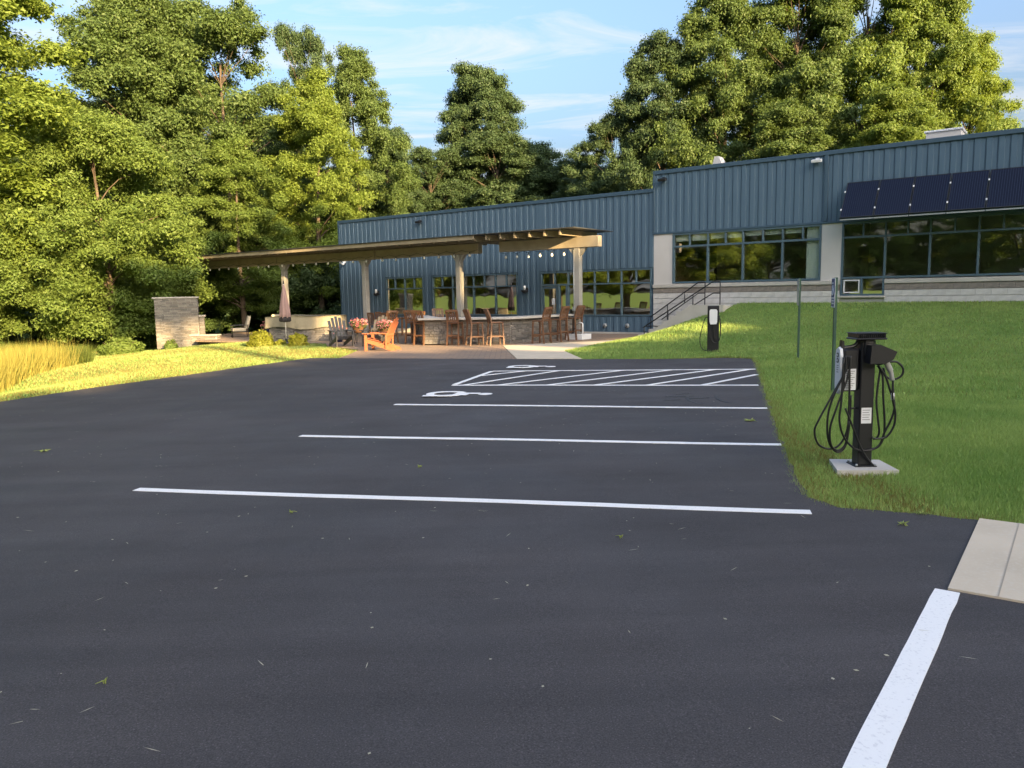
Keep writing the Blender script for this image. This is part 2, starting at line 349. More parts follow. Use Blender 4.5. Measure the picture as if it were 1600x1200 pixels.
# terrain sheet: fine near, coarse to the horizon
gx = np.unique(np.concatenate([np.linspace(-900,-60,15), np.arange(-60,-20,2.), np.arange(-20,22,.4), np.arange(22,60,2.), np.linspace(60,900,15)]))
gy = np.unique(np.concatenate([np.linspace(-900,-40,15), np.arange(-40,0,2.), np.arange(0,48,.4), np.arange(48,110,3.), np.linspace(110,900,15)]))
X, Y = np.meshgrid(gx, gy); Z = HF(X, Y) - .03
vv = np.stack([X.ravel(), Y.ravel(), Z.ravel()], 1); nx, ny = len(gx), len(gy)
ii = (np.arange(ny-1)[:,None]*nx + np.arange(nx-1)[None,:]).ravel(); qd = np.stack([ii, ii+1, ii+1+nx, ii+nx], 1)
def npmesh(name, v, f, smooth=False):
    me = bpy.data.meshes.new(name); k = f.shape[1]
    me.vertices.add(len(v)); me.vertices.foreach_set('co', np.ascontiguousarray(v, np.float32).ravel())
    me.loops.add(f.size); me.loops.foreach_set('vertex_index', np.ascontiguousarray(f, np.int32).ravel())
    me.polygons.add(len(f)); me.polygons.foreach_set('loop_start', np.arange(len(f), dtype=np.int32)*k)
    if smooth: me.polygons.foreach_set('use_smooth', np.ones(len(f), bool))
    me.update(calc_edges=True); return me
obj('lawn', npmesh('lawn', vv, qd, True), M['soil'], None, 'structure')
def densify(poly, step, jit=0., skip=()):
    out = []; n = len(poly)
    for i in range(n):
        a, b = np.array(poly[i]), np.array(poly[(i+1)%n]); L_ = np.hypot(*(b-a)); k = max(1, int(L_/step))
        nrm = np.array([-(b-a)[1], (b-a)[0]])/max(L_,1e-6)
        for j in range(k):
            q = a+(b-a)*j/k
            if j and i not in skip: q = q + nrm*rng.normal(0, jit)
            out.append((float(q[0]), float(q[1])))
    return out
def sheet(name, poly, zoff, m, thick=.06, kind='structure', parent=None, zf=None):
    """flat slab following the lot's gentle fall"""
    import bmesh
    zf = zf or (lambda x, y: float(lotz(x)))
    bm = bmesh.new(); tv = [bm.verts.new((x, y, zf(x,y)+zoff)) for x, y in poly]; bv = [bm.verts.new((x, y, zf(x,y)+zoff-thick)) for x, y in poly]
    f = bm.faces.new(tv); n = len(poly)
    for i in range(n): bm.faces.new((tv[i], bv[i], bv[(i+1)%n], tv[(i+1)%n]))
    bmesh.ops.triangulate(bm, faces=[f]); bmesh.ops.recalc_face_normals(bm, faces=bm.faces)
    me = bpy.data.meshes.new(name); bm.to_mesh(me); bm.free()
    return obj(name, me, m, parent, kind)
lot_edge = densify(LOT, .16, .022, skip=(21,22))
asph = sheet('asphalt_lot', lot_edge, 0, M['asphalt'])
# patio of pavers and the concrete walk in front of the bar
lo = lambda s, o: (loc(s,o).x, loc(s,o).y)
PATIO = [(.12,20.05),(-1.5,20.75),(-3.9,21.75),(-5.0,22.2),lo(-4.6,11.2),lo(-6.0,9.4),lo(-8.8,8.4),lo(-10.3,7.2),lo(-14,7.0),lo(-19,7.4),lo(-21.5,5.5),lo(-24,2),lo(-22,-1),lo(-17.3,0.02),lo(.0,.02),lo(.3,1.2),lo(.55,3.4),lo(-2.1,6.68)]
sheet('paved_patio', PATIO, .004, M['pavers'])
WALK = [(.14,20.06),(1.79,19.47),lo(1.2,8.1),lo(.62,3.4),lo(-2.06,6.70)]
sheet('concrete_walk', WALK, .008, M['concrete'])
PAD = [(2.39,4.08),(3.31,5.31),(5.6,3.6),(4.65,2.4)]
pdo = sheet('concrete_pad', PAD, .012, M['concrete'], .12)
# scored line on the pad
a = Vector((2.58,3.94,0)); b = Vector((3.50,5.17,0)); d = (b-a).normalized(); q = Vector((d.y,-d.x,0))*.003
sheet('score_line', [(a-q)[:2], (a+q)[:2], (b+q)[:2], (b-q)[:2]], .0145, mat('score_dark', (.36,.32,.26), .9), .001, None, pdo)
# ------------------------------------------------------------------ paint on the lot
LD = Vector((.973,-.2305,0)).normalized(); LP = Vector((.2305,.973,0)).normalized()
def quad_sheet(name, pts, z=.005, parent=None): return sheet(name, pts, z, M['paint'], .004, 'structure' if parent is None else None, parent)
def line_poly(a, b, wd, jit=.004):
    a, b = Vector((*a,0)), Vector((*b,0)); d = (b-a).normalized(); n = Vector((-d.y,d.x,0))*wd/2; k = max(2, int((b-a).length/.15))
    wav = [random.gauss(0,jit) for _ in range(k+1)]; wob = [ .010*math.sin(i*.23+a.x)*min(1,(b-a).length/5)**3 for i in range(k+1)]
    p = [(a+(b-a)*i/k + n*(1+wav[i]/wd) + n.normalized()*wob[i]) for i in range(k+1)] + [(a+(b-a)*i/k - n*(1+wav[-i]/wd) + n.normalized()*wob[i]) for i in range(k,-1,-1)]
    return [(v.x, v.y) for v in p]
def pline(a, b, label=None, wd=.1, parent=None, name='parking_line', z=.005):
    o = quad_sheet(name, line_poly(a, b, wd), z, parent)
    if label: tag(o, label, 'line')
    return o
pline((-3.51,6.98),(2.23,5.62),'nearest long white parking line across the asphalt')
pline((-2.68,9.56),(2.88,8.11),'middle white parking line across the asphalt')
pline((-1.88,12.16),(3.56,10.61),'farthest single white parking line, below the wheelchair symbol')
pline((2.375,4.06),(1.0,2.24),'short wide white line ending at the concrete pad',.125)
hb = thing('hatched_aisle','white hatched aisle between the two wheelchair symbols','marking'); hb['kind'] = 'structure'
pline((-1.14,14.56),(4.25,13.15),None,.1,hb,'border_line'); pline((-.42,17.02),(5.02,15.74),None,.1,hb,'border_line'); pline((-1.10,14.62),(-.44,16.96),None,.1,hb,'border_line',.0085)
A0, A1, B0, B1 = [Vector((*p,0)) for p in ((-1.14,14.56),(4.25,13.15),(-.42,17.02),(5.02,15.74))]
def onA(t): return A0+(A1-A0)*t
def onB(t): return B0+(B1-B0)*t
for ta, tb in ((-.02,.27),(.16,.52),(.33,.70),(.49,.86),(.66,1.0)):
    p, q = onA(max(ta,.04)), onB(min(tb,.985)); pline((p.x,p.y),(q.x,q.y),None,.09,hb,'hatch_line',.0065)
p, q = A0+(B0-A0)*.62, onB(.135); pline((p.x,p.y),(q.x,q.y),None,.09,hb,'hatch_line',.0065)
p, q = onA(.83), onA(1)+(onB(1)-onA(1))*.62; pline((p.x,p.y),(q.x,q.y),None,.09,hb,'hatch_line',.0065)
def wheelchair(cx, cy, size, label):
    """painted access symbol, its head towards the lawn"""
    import bmesh
    root = thing('wheelchair_symbol', label, 'marking', (cx, cy, float(lotz(cx))+.007), math.atan2(LD.y, LD.x)); root['kind'] = 'structure'
    m = MB()
    def flat(poly, z=0): m.prism([(x*size, y*size) for x, y in poly], z-.003, z, 'z')
    def stroke(pts, wd, z=0):
        for i in range(len(pts)-1):
            a, b = Vector(pts[i]), Vector(pts[i+1]); d = (b-a).normalized(); n = Vector((-d.y,d.x))*wd/2; e = d*wd*.25
            flat([(a-n-e)[:], (b-n+e)[:], (b+n+e)[:], (a+n-e)[:]], z+.0004*i)
    # x = up of the symbol, y = its right
    arc = [(-.18+.27*math.cos(t), .02+.27*math.sin(t)) for t in [R(50+i*270/22) for i in range(23)]]
    stroke(arc, .12)
    stroke([(.30,.06),(.02,.05),(.0,-.17),(-.17,-.26),(-.44,-.30)], .125, .012)
    stroke([(.14,.05),(.13,-.17)], .11, .016)
    flat([(.41+.115*math.cos(R(i*30)), .07+.115*math.sin(R(i*30))) for i in range(12)], .002)
    return m.build('symbol_shape', M['paint'], root)
wheelchair(-.93,13.15,1.12,'white wheelchair symbol in the stall nearer the camera')
wheelchair(.45,17.72,1.08,'smaller far white wheelchair symbol beside the concrete walk')
# ------------------------------------------------------------------ the office building (local: x along facade, y into the building)
BR = -BAZ
bld = thing('office_building','long low office building clad in blue ribbed metal with wide windows','building',tuple(P0),BR)
SL, ST, SR = -17.45, .13, 18.0            # left end, step in the roofline, right end (beyond the frame)
HL, HT = 5.52, 6.15
DEP = 14.0
PWD = .305
WINS = [(-14.25,-11.75,.75,2.58),(-11.2,-6.27,.75,2.58),(-5.08,.04,.75,2.58)]
# walls behind the cladding
m = MB()
m.box(SL,ST,.05,.3,2.58,HL)
xs = [SL] + [v for w_ in WINS for v in w_[:2]] + [ST]
for i in range(0, len(xs), 2): m.box(xs[i], xs[i+1], .05,.3, -.1, 2.58)
for w_ in WINS: m.box(w_[0], w_[1], .05,.3,-.1,w_[2])
m.box(SL,SL+.25,.3,DEP,-.1,HL); m.box(SL,ST,DEP-.25,DEP,-.1,HL)
m.build('lower_wall', M['trim'], bld)
m = MB(); m.box(ST,SR,.05,.3,3.85,HT); m.box(ST,SR,DEP-.25,DEP,-.1,HT); m.box(SR-.25,SR,.3,DEP-.25,-.1,HT); m.box(ST,ST+.25,.3,DEP-.25,3.3,HT)
m.build('upper_wall', M['trim'], bld)
m = MB(); m.box(SL+.25,ST,.3,DEP-.25,HL-.45,HL-.3); m.box(ST+.25,SR-.25,.3,DEP-.25,HT-.45,HT-.3); m.build('roof', M['roof'], bld)
def panel_mesh(width, height, first):
    pr = [(0,0),(.010,.034),(.150,.034),(.166,.012),(.278,.012),(.284,-.004),(PWD,-.004)]
    pr = [p for p in pr if p[0] <= width] + ([(width, pr[max(i for i,p in enumerate(pr) if p[0] <= width)][1])] if width < PWD-.001 else [])
    n = len(pr); v = [(x,-y,0) for x, y in pr] + [(x,-y,height) for x, y in pr]; f = [(i,i+1,i+1+n,i+n) for i in range(n-1)]
    me = bpy.data.meshes.new('siding_panel'); me.from_pydata(v, [], f); me.materials.append(M['siding']); return me
pcache = {}
def panels(x0, x1, z0, z1, holes):
    k = 0; x = x0
    while x < x1-.02:
        e = min(x+PWD, x1)
        cuts = [x, e] + [c for h in holes for c in h[:2] if x+.012 < c < e-.012]; cuts.sort()
        for a, b in zip(cuts, cuts[1:]):
            mid = (a+b)/2; iv = [(z0, z1)]
            for h in holes:
                if h[0] < mid < h[1]:
                    iv = [q for u, v in iv for q in ((u, min(v,h[2])), (max(u,h[3]), v)) if q[1]-q[0] > .05]
            for u, v in iv:
                key = (round(b-a,3), round(v-u,3))
                if key not in pcache: pcache[key] = panel_mesh(b-a, v-u, True)
                obj('siding_panel', pcache[key], None, bld, None, (a, .045, u))
        x = e
panels(SL, ST, .12, HL-.12, [(w_[0]-.03, w_[1]+.03, w_[2]-.03 if i < 2 else w_[2], w_[3]+.03) for i, w_ in enumerate(WINS[:2])] + [(-5.11,-3.74,-.1,2.61),(-3.74,.2,.72,2.61)])
panels(ST, SR, 3.88, HT-.12, [])
# left end wall cladding (turned away from the camera)
m = MB(); m.box(SL-.04,SL-.002,.0,DEP,.1,HL-.1); m.build('end_cladding', M['siding'], bld)
m = MB(); m.bbox(SL-.07,ST,-.035,.36,HL-.12,HL+.02,.01); m.bbox(SL-.07,SL+.30,.362,DEP,HL-.12,HL+.02,.01); m.build('parapet_cap', M['trim'], bld)
m = MB(); m.bbox(ST-.02,SR,-.035,.36,HT-.12,HT+.02,.01); m.bbox(ST-.02,ST+.30,.362,DEP,HT-.12,HT+.02,.01); m.build('parapet_cap', M['trim'], bld)
m = MB(); m.bbox(ST-.03,ST+.05,-.03,.06,3.90,HT-.122,.008); m.build('corner_trim', M['trim'], bld)
m = MB(); m.bbox(6.28,6.40,-.032,.04,3.90,HT-.122,.008); m.build('corner_trim', M['trim'], bld)
m = MB(); m.bbox(SL-.06,SL+.06,-.03,.06,.1,HL-.122,.008); m.build('corner_trim', M['trim'], bld)
m = MB(); m.bbox(ST-.02,SR,-.02,.05,3.82,3.895,.008); m.build('head_flashing', M['trim'], bld)
m = MB(); m.box(SL,-5.11,.0,.05,-.1,.12); m.box(-3.74,.06,.0,.05,-.1,.12); m.build('base_course', M['concrete_light'], bld)
# rooms behind the glass
m = MB(); m.box(SL+.26,ST-.1,5.6,5.75,0,3.0); m.box(-11.6,-11.35,.31,4.2,0,3.0); m.box(-5.9,-5.7,.31,5.0,0,3.0); m.box(-.02,.10,.31,5.6,0,3.0); m.build('interior_wall', M['tan'], bld)
m = MB(); m.box(SL+.26,ST-.1,.31,5.6,-.08,.0); m.box(ST+.3,SR-.3,.31,5.6,1.28,1.34); m.build('interior_floor', M['carpet'], bld)
m = MB(); m.box(SL+.26,ST-.1,.31,5.6,3.02,3.1); m.build('interior_ceiling', M['ceil'], bld)
m = MB(); m.box(ST+.3,SR-.3,5.62,5.75,1.3,4.3); m.box(6.4,6.6,.31,5.5,1.35,4.3); m.box(ST+.3,SR-.3,.31,5.6,4.32,4.4); m.build('interior_wall', M['ceil'], bld)
def sheet_pane(a, b, y, c, d): return MB().add([(a,y,c),(b,y,c),(b,y,d),(a,y,d)], [(0,1,2,3)]).mesh('pane')
def window(x0, x1, z0, z1, rail, mains, tops, label=None, fr=.06, blinds=(), lows=None):
    """frame mesh with panes as sub-parts: mains below the rail, tops above"""
    m = MB(); f = fr; y0, y1 = .005, .13
    m.bbox(x0,x0+f,y0,y1,z0,z1,.006); m.bbox(x1-f,x1,y0,y1,z0,z1,.006)
    m.bbox(x0+f,x1-f,y0,y1,z0,z0+f,.006); m.bbox(x0+f,x1-f,y0,y1,z1-f,z1,.006); m.bbox(x0+f,x1-f,y0+.004,y1-.004,rail-f/2,rail+f/2,.006)
    for x in mains: m.bbox(x-f/2,x+f/2,y0+.002,y1-.002,z0+f,rail-f/2,.006)
    for x in tops: m.bbox(x-f*.4,x+f*.4,y0+.006,y1-.006,rail+f/2,z1-f,.006)
    o = m.build('window', M['frame'], bld)
    if label: o['label'] = label
    def pane(a, b, c, d):
        me = sheet_pane(a,b,.072,c,d); g = obj('pane', me, M['glass'], o)
        return g
    e = [x0+f] + list(mains) + [x1-f]
    for i in range(len(e)-1): pane(e[i]+(f/2 if i else 0), e[i+1]-(f/2 if i < len(e)-2 else 0), z0+f, rail-f/2)
    e = [x0+f] + list(tops) + [x1-f]
    for i in range(len(e)-1): pane(e[i]+(f*.4 if i else 0), e[i+1]-(f*.4 if i < len(e)-2 else 0), rail+f/2, z1-f)
    for a, b, c, d in blinds: obj('blind', MB().bbox(a,b,.16,.175,c,d,.004).mesh('blind'), M['blind'], o)
    return o
window(-14.25,-11.75,.75,2.58,2.03,[-12.98],[-13.62,-12.98,-12.36])
window(-11.2,-6.27,.75,2.58,2.03,[-9.95,-8.72,-7.48],[-10.58,-9.95,-9.33,-8.72,-8.1,-7.48,-6.88])
window(-3.74,.04,.75,2.58,2.03,[-2.47,-1.26],[-3.10,-2.47,-1.86,-1.26,-.62])
# entrance: glazed door with sidelight and transom
m = MB(); f = .07
m.bbox(-5.08,-5.0,.0,.13,0,2.58,.006); m.bbox(-4.20,-4.12,.0,.13,0,2.03,.006); m.bbox(-5.0,-3.742,.004,.126,1.99,2.07,.006); m.bbox(-5.0,-3.742,.0,.13,2.51,2.58,.006); m.bbox(-4.40,-4.35,.006,.124,2.07,2.51,.006); m.bbox(-3.82,-3.743,.0,.13,0,1.99,.006); m.bbox(-4.12,-3.82,.004,.126,.0,.12,.006)
dr = m.build('entrance_frame', M['frame'], bld)
for a, b, c, d in ((-5.0,-4.40,2.07,2.51),(-4.35,-3.743,2.07,2.51),(-4.12,-3.82,.12,1.99)): obj('pane', sheet_pane(a,b,.072,c,d), M['glass'], dr)
m = MB(); m.bbox(-4.99,-4.90,.02,.075,.02,1.98,.005); m.bbox(-4.30,-4.21,.02,.075,.02,1.98,.005); m.bbox(-4.90,-4.30,.02,.075,.02,.26,.005); m.bbox(-4.90,-4.30,.02,.075,1.88,1.98,.005)
door = m.build('door', M['frame'], bld)
obj('pane', sheet_pane(-4.90,-4.30,.048,.26,1.88), M['glass'], door)
obj('handle', MB().tube([(-4.36,.02,.95),(-4.36,-.04,.98),(-4.36,-.04,1.27),(-4.36,.02,1.30)],.012,6).mesh('handle'), M['galv'], door)
obj('notice', MB().box(-4.52,-4.36,.040,.044,1.22,1.48).mesh('notice'), M['label'], door)
bl = [(.98,1.52,3.52,3.76),(1.62,2.22,3.52,3.76),(2.32,2.88,3.56,3.76),(2.98,3.52,3.55,3.76),(3.62,4.22,3.58,3.76),(4.32,4.90,3.58,3.76),(5.0,5.55,3.58,3.76),(5.72,6.18,2.03,3.78)]
window(.9,6.23,1.97,3.82,3.33,[2.27,3.57,4.95],[1.57,2.27,2.93,3.57,4.27,4.95,5.62],None,.07,bl)
window(6.87,17.4,1.99,3.82,3.33,[8.18,9.45,10.74,11.95,13.25,14.5,15.8],[7.52,8.18,8.82,9.45,10.1,10.74,11.35,11.95,12.6,13.25,13.9,14.5,15.15,15.8,16.6],None,.065)
# small hopper windows set low in the block wall
m = MB(); f = .06
m.bbox(6.87,8.20,-.005,.13,1.44,1.50,.006); m.bbox(6.87,6.93,-.005,.13,1.50,1.985,.006); m.bbox(8.14,8.20,-.005,.13,1.50,1.985,.006); m.bbox(7.49,7.55,-.003,.128,1.50,1.985,.006)
hw = m.build('window', M['frame'], bld)
for a, b in ((6.93,7.49),(7.55,8.14)): obj('pane', sheet_pane(a,b,.072,1.50,1.985), M['glass'], hw)
m = MB(); m.bbox(6.96,7.46,.02,.06,1.53,1.57,.004); m.bbox(6.96,7.46,.02,.06,1.92,1.96,.004); m.bbox(6.96,7.0,.02,.06,1.57,1.92,.004); m.bbox(7.42,7.46,.02,.06,1.57,1.92,.004)
obj('sash', m.mesh('sash'), M['white_pl'], hw)
# stucco piers and block plinth
for a, b in ((ST,.9),(6.23,6.87)): MB().box(a+.002,b-.002,.03,.31,1.95,3.85).build('stucco_pier', M['stucco'], bld)
m = MB(); m.box(ST,6.87,.06,.35,-.1,1.95); m.box(6.87,8.2,.06,.35,-.1,1.44); m.box(8.2,SR,.06,.35,-.1,1.97); m.build('plinth_core', M['mortar'], bld)
for a, b in ((ST-.01,6.55),(6.552,6.868),(8.203,SR)): MB().bbox(a,b,-.045,.05,1.82,1.955,.012).build('window_sill', M['concrete_light'], bld)
MB().bbox(6.80,8.24,-.05,.05,1.375,1.44,.012).build('window_sill', M['concrete_light'], bld)
bc = {}
def block(x0, x1, z0, z1, mk, proud=0):
    key = (round(x1-x0,2), round(z1-z0,2), mk)
    if key not in bc: bc[key] = MB().bbox(0,key[0],-.0,.06,0,key[1],.008).mesh('block'); bc[key].materials.append(M[mk])
    obj('block', bc[key], None, bld, None, (x0, .0-proud, z0))
row = 0
for z0, z1, mk in ((1.62,1.815,'block_d'),(1.42,1.61,'block_w'),(1.22,1.41,'block_w'),(1.02,1.21,'block_w'),(.82,1.01,'block_w'),(.62,.81,'block_w'),(.42,.61,'block_w'),(.22,.41,'block_w'),(.02,.21,'block_w')):
    end = 15.0 if z0 > 1.1 else 3.4
    x = ST + (0 if row % 2 == 0 else -.2); row += 1
    while x < end-.05:
        a, b = max(x, ST)+.004, min(x+.4, end)-.004; x += .4
        if a < 8.2 and b > 6.85 and z1 > 1.37:
            if a < 6.85: b = 6.85
            elif b > 8.2: a = 8.205
            else: continue
        if b-a < .06: continue
        block(round(a,2), round(b,2), z0, z1, mk, random.uniform(0,.012))
# roof-top unit
ru = thing('rooftop_unit','pale flat-topped ventilation unit on the roof above the solar panels','rooftop unit',tuple(loc(9.35,-3.0,HT-.3)),BR)
MB().bbox(-.52,.52,-.5,.5,0,.92,.02).build('casing', M['stucco'], ru); MB().bbox(-.57,.57,-.55,.55,.92,.985,.015).build('lid', M['white_pl'], ru)
vp = thing('vent_hood','small white slanted vent hood above the stepped roofline','vent',tuple(loc(1.7,-2.5,HT-.3)),BR)
MB().prism([(-.35,.0),(.35,.0),(.35,.35),(.05,.98),(-.1,.98)],-.25,.25).build('hood_shell', M['stucco'], vp); MB().bbox(-.42,.42,-.32,.32,0,.06,.01).build('curb', M['galv'], vp)
# ------------------------------------------------------------------ solar awning panels
def sp(t): return Vector((0,-(.06+.92*t),5.05-1.18*t))
ax = (sp(1)-sp(0)).normalized(); nr = Vector((1,0,0)).cross(ax).normalized()
if nr.z < 0: nr = -nr
LEN = (sp(1)-sp(0)).length
rotp = Matrix((Vector((1,0,0)), -ax, nr)).transposed()      # local x along wall, y up the slope
for i in range(6):
    nm = ['leftmost','second from the left','third from the left','fourth from the left','fifth from the left','last at the right edge'][i]
    p = thing('solar_panel','dark blue solar panel on the wall, '+nm,'solar panel',tuple(loc(7.02+.985*i,0,0)),BR,'solar panels over the right windows')
    o0 = sp(1)
    fr = MB(); wd = .965
    for a_, b_, c_, d_ in ((0,wd,0,.03),(0,wd,LEN-.03,LEN),(0,.02,.03,LEN-.03),(wd-.02,wd,.03,LEN-.03)): fr.bbox(a_,b_,c_,d_,0,.04,.003,rotp,o0)
    fr.build('panel_frame', M['black'], p)
    c = MB().box(.02,wd-.02,.03,LEN-.03,.02,.034).mesh('cell_sheet'); co = obj('cell_sheet', c, M['cell'], p); co.matrix_local = Matrix.Translation(o0) @ rotp.to_4x4()
    for t in (.27,.78):
        MB().bbox(-.028,.012,LEN*(1-t)-.035,LEN*(1-t)+.035,.03,.055,.004,rotp,o0).build('clamp', M['white_pl'], p)
    k = MB(); k.bar((.0,0.0,3.98),(.0,-.95,3.84),.035,.05); k.bar((.0,-.01,4.0),(.0,-.03,5.0),.03,.04); k.build('bracket', M['black'], p)
    MB().bar((0,-.97,3.83),(wd,-.97,3.83),.03,.04).build('bottom_rail', M['galv'], p)
# ------------------------------------------------------------------ fittings on the wall
def flood(s, z, label, mk):
    o = thing('wall_fitting', label, 'wall light', tuple(loc(s,.0,z)), BR)
    MB().bbox(-.06,.06,-.075,.0,-.06,.06,.008).build('mount', M[mk], o)
    MB().bbox(-.16,.16,-.24,-.08,-.05,.05,.015, Matrix.Rotation(R(14),3,'X')).build('lamp_head', M[mk], o); return o
flood(-11.78,5.14,'dark floodlight high on the left blue wall','black'); flood(.55,5.84,'dark floodlight just right of the roofline step','black')
flood(6.05,5.90,'white floodlight high on the wall left of the solar panels','white_pl')
o = thing('security_camera','small white dome camera high on the left building corner','camera',tuple(loc(-17.05,.02,3.42)),BR)
MB().bbox(-.05,.05,-.16,0,-.02,.08,.01).build('bracket', M['white_pl'], o); MB().lathe([(.02,-.14),(.07,-.11),(.085,-.06),(.085,-.02)],12,(0,-.16,0)).build('dome', M['white_pl'], o)
for s, lb in ((-14.72,'black wall lantern with pale top, left of the first window'),(-5.75,'black wall lantern with pale top, left of the entrance')):
    o = thing('wall_lantern', lb, 'wall light', tuple(loc(s,.0,1.85)), BR)
    MB().bbox(-.05,.05,-.08,0,-.1,.1,.008).build('back_plate', M['black'], o); MB().lathe([(.04,-.14),(.12,-.10),(.15,-.02),(.13,.0)],14,(0,-.19,0)).build('bowl', M['black'], o); MB().lathe([(.05,.0),(.06,.08),(.055,.16),(.02,.19)],12,(0,-.19,0)).build('globe', M['bulb'], o)
for s, lb in ((-1.95,'left one of two round wall spigots under the window'),(-.95,'right one of two round wall spigots under the window')):
    o = thing('wall_spigot', lb, 'spigot', tuple(loc(s,.04,.38)), BR)
    MB().lathe([(.09,0),(.09,.04),(.05,.06)],12).build('cover_plate', M['galv'], o); o.rotation_euler = (R(90),0,BR); MB().tube([(0,0,.05),(0,-.03,.1),(0,-.09,.12)],.018,8).build('nozzle', M['black'], o)
# ------------------------------------------------------------------ stairs beside the plinth
st = thing('concrete_stairs','concrete stairs climbing along the white block plinth','stairs',tuple(P0),BR)
for i in range(7): MB().bbox(.35+.27*i,2.55 if i < 6 else 3.4,-1.40,-.06,.165*i+(.0 if i else -.1),.165*(i+1)-.002,.008).build('step', M['concrete_light'], st) if i < 6 else MB().bbox(2.55,3.45,-1.40,-.06,.0,1.155,.008).build('landing', M['concrete_light'], st)
MB().prism([(.30,-.1),(3.5,-.1),(3.5,1.20),(2.35,1.20),(.62,.14),(.30,.14)],-1.62,-1.405).build('cheek_wall', M['concrete_light'], st)
for off, s0, s1, zb, lb, lift in ((1.50,.50,3.10,.42,'near black steel handrail of the concrete stairs',0),(.18,.12,2.02,.74,'black steel handrail against the block wall of the stairs',0)):
    hr = thing('handrail', lb, 'handrail', tuple(P0), BR); y = -off; zt = 2.0; s_fl = s1+.25
    MB().tube([(s0,y,zb),(s1-.02,y,zt-.012),(s1+.02,y,zt),(s_fl,y,zt)],.022,8).build('top_rail', M['black'], hr)
    MB().tube([(s0+.45,y,zb-.10 if off < 1 else zb-.09),(s1-.02,y,zt-.41),(s1+.02,y,zt-.40),(s_fl,y,zt-.40)],.02,8).build('middle_rail', M['black'], hr)
    sl_ = (zt-zb)/(s1-s0)
    for s_, lo_ in ((s_fl, zt-.82),(s0+(s1-s0)*.36, None),(s0+(s1-s0)*.72, 'mid'),(s0, zb-.45 if off > 1 else zb-.6)):
        top = min(zt, zb+sl_*(s_-s0)); bt = lo_ if isinstance(lo_, float) else (top-.40 if lo_ == 'mid' else top-.80)
        MB().tube([(s_,y,bt),(s_,y,top)],.02,8).build('baluster' if lo_ in (None,'mid') else 'post', M['black'], hr)
    if off > 1:
        pts = [(s0+.30+.42*math.cos(t), y, zb-.09+.12*math.sin(t)) for t in [R(150-15*i) for i in range(21)]]; MB().tube(pts,.018,8).build('end_loop', M['black'], hr)
# ------------------------------------------------------------------ shed behind the building's left end
sh = thing('garden_shed','small grey clapboard shed peeking out behind the blue wall','shed',tuple(loc(-19.4,-4.2,-.1)),R(-8))
for k in range(15): MB().bbox(-1.7,1.7,-.02-.012,.04,.15*k,.15*k+.148,.004, Matrix.Rotation(R(4),3,'X') if False else None).build('clapboard', M['clap'], sh)
MB().prism([(-1.7,2.25),(1.7,2.25),(0,3.75)],-.015,.04).build('gable', M['clap'], sh); MB().box(-1.69,1.69,.045,3,0,2.24).build('shed_body', M['clap'], sh)
for sg in (-1,1):
    MB().bar((sg*1.95,1.4,2.06),(0,1.4,3.86),3.3,.08,(0,0,1)).build('roof_slope', M['shingle'], sh)
MB().bbox(-.9,-.2,-.05,-.034,.0,1.95,.006).build('shed_door', M['stucco'], sh)
# ------------------------------------------------------------------ pergola over the patio (local frame of the facade)
pg = thing('pergola','long flat-roofed timber pergola with string lights over the patio','pergola',tuple(P0),BR)
PO = 3.31; PZ = [-1.2,-6.7,-12.1,-17.7]
for s in PZ:
    m = MB(); m.bbox(s-.115,s+.115,-PO-.115,-PO+.115,.0,3.27,.012)
    po = m.build('post', M['post_paint'], pg)
    m = MB()
    for sg in (-1,1): m.prism([(s+sg*.117,2.98),(s+sg*.36,3.275),(s+sg*.117,3.275)][::sg],-PO-.07,-PO+.07)
    m.build('bracket', M['post_paint'], po)
for a, b in ((-4.62,-.30),(-11.3,-5.62),(-18.1,-11.36),(-24.9,-18.15)):
    MB().bbox(a,b,-PO-.13,-PO+.13,3.28,3.665,.012).build('beam', M['beam'], pg)
rf = MB().bbox(-.035,.035,-4.55,-2.05,0,.20,.006).mesh('rafter'); rf.materials.append(M['rafter'])
s = -24.85
while s < -.6: obj('rafter', rf, None, pg, None, (s,0,3.668)); s += .64
MB().bbox(-25.1,-4.9,-4.60,-4.555,3.71,3.868,.006).build('fascia', M['rafter'], pg)  # added board standing in for the sunlit band of rafter sides
MB().box(-25.15,-.55,-4.66,-1.9,3.872,3.90).build('roof_deck', M['tin'], pg)
ft = thing('post_footing','white painted footing box at the base of the right pergola post','footing',tuple(loc(-1.2,PO,.03)),BR)
MB().bbox(-.36,.36,-.34,-.12,0,.2,.012).build('box', M['white_pl'], ft)
MB().bbox(-.36,-.13,-.118,.3,0,.199,.012).build('box', M['white_pl'], ft); MB().bbox(.13,.36,-.118,.3,0,.199,.012).build('box', M['white_pl'], ft)
MB().tube([(.30,-.2,.2),(.30,-.2,.56),(.26,-.2,.60),(.14,-.2,.60)],.025,8).build('pipe', M['white_pl'], ft)
MB().tube([(.14,-.2,.60),(.02,-.22,.5),(-.06,-.26,.3),(-.12,-.28,.2)],.012,6).build('hose', M['rubber'], ft)
cdt = thing('conduit','thin grey conduit running up the right pergola post','conduit',tuple(loc(-1.2,PO,0)),BR)
MB().tube([(-.09,-.145,.24),(-.09,-.145,3.2)],.018,6).build('pipe', M['galv'], cdt); MB().bbox(-.13,-.05,-.19,-.12,1.05,1.2,.006).build('outlet_box', M['galv'], cdt)
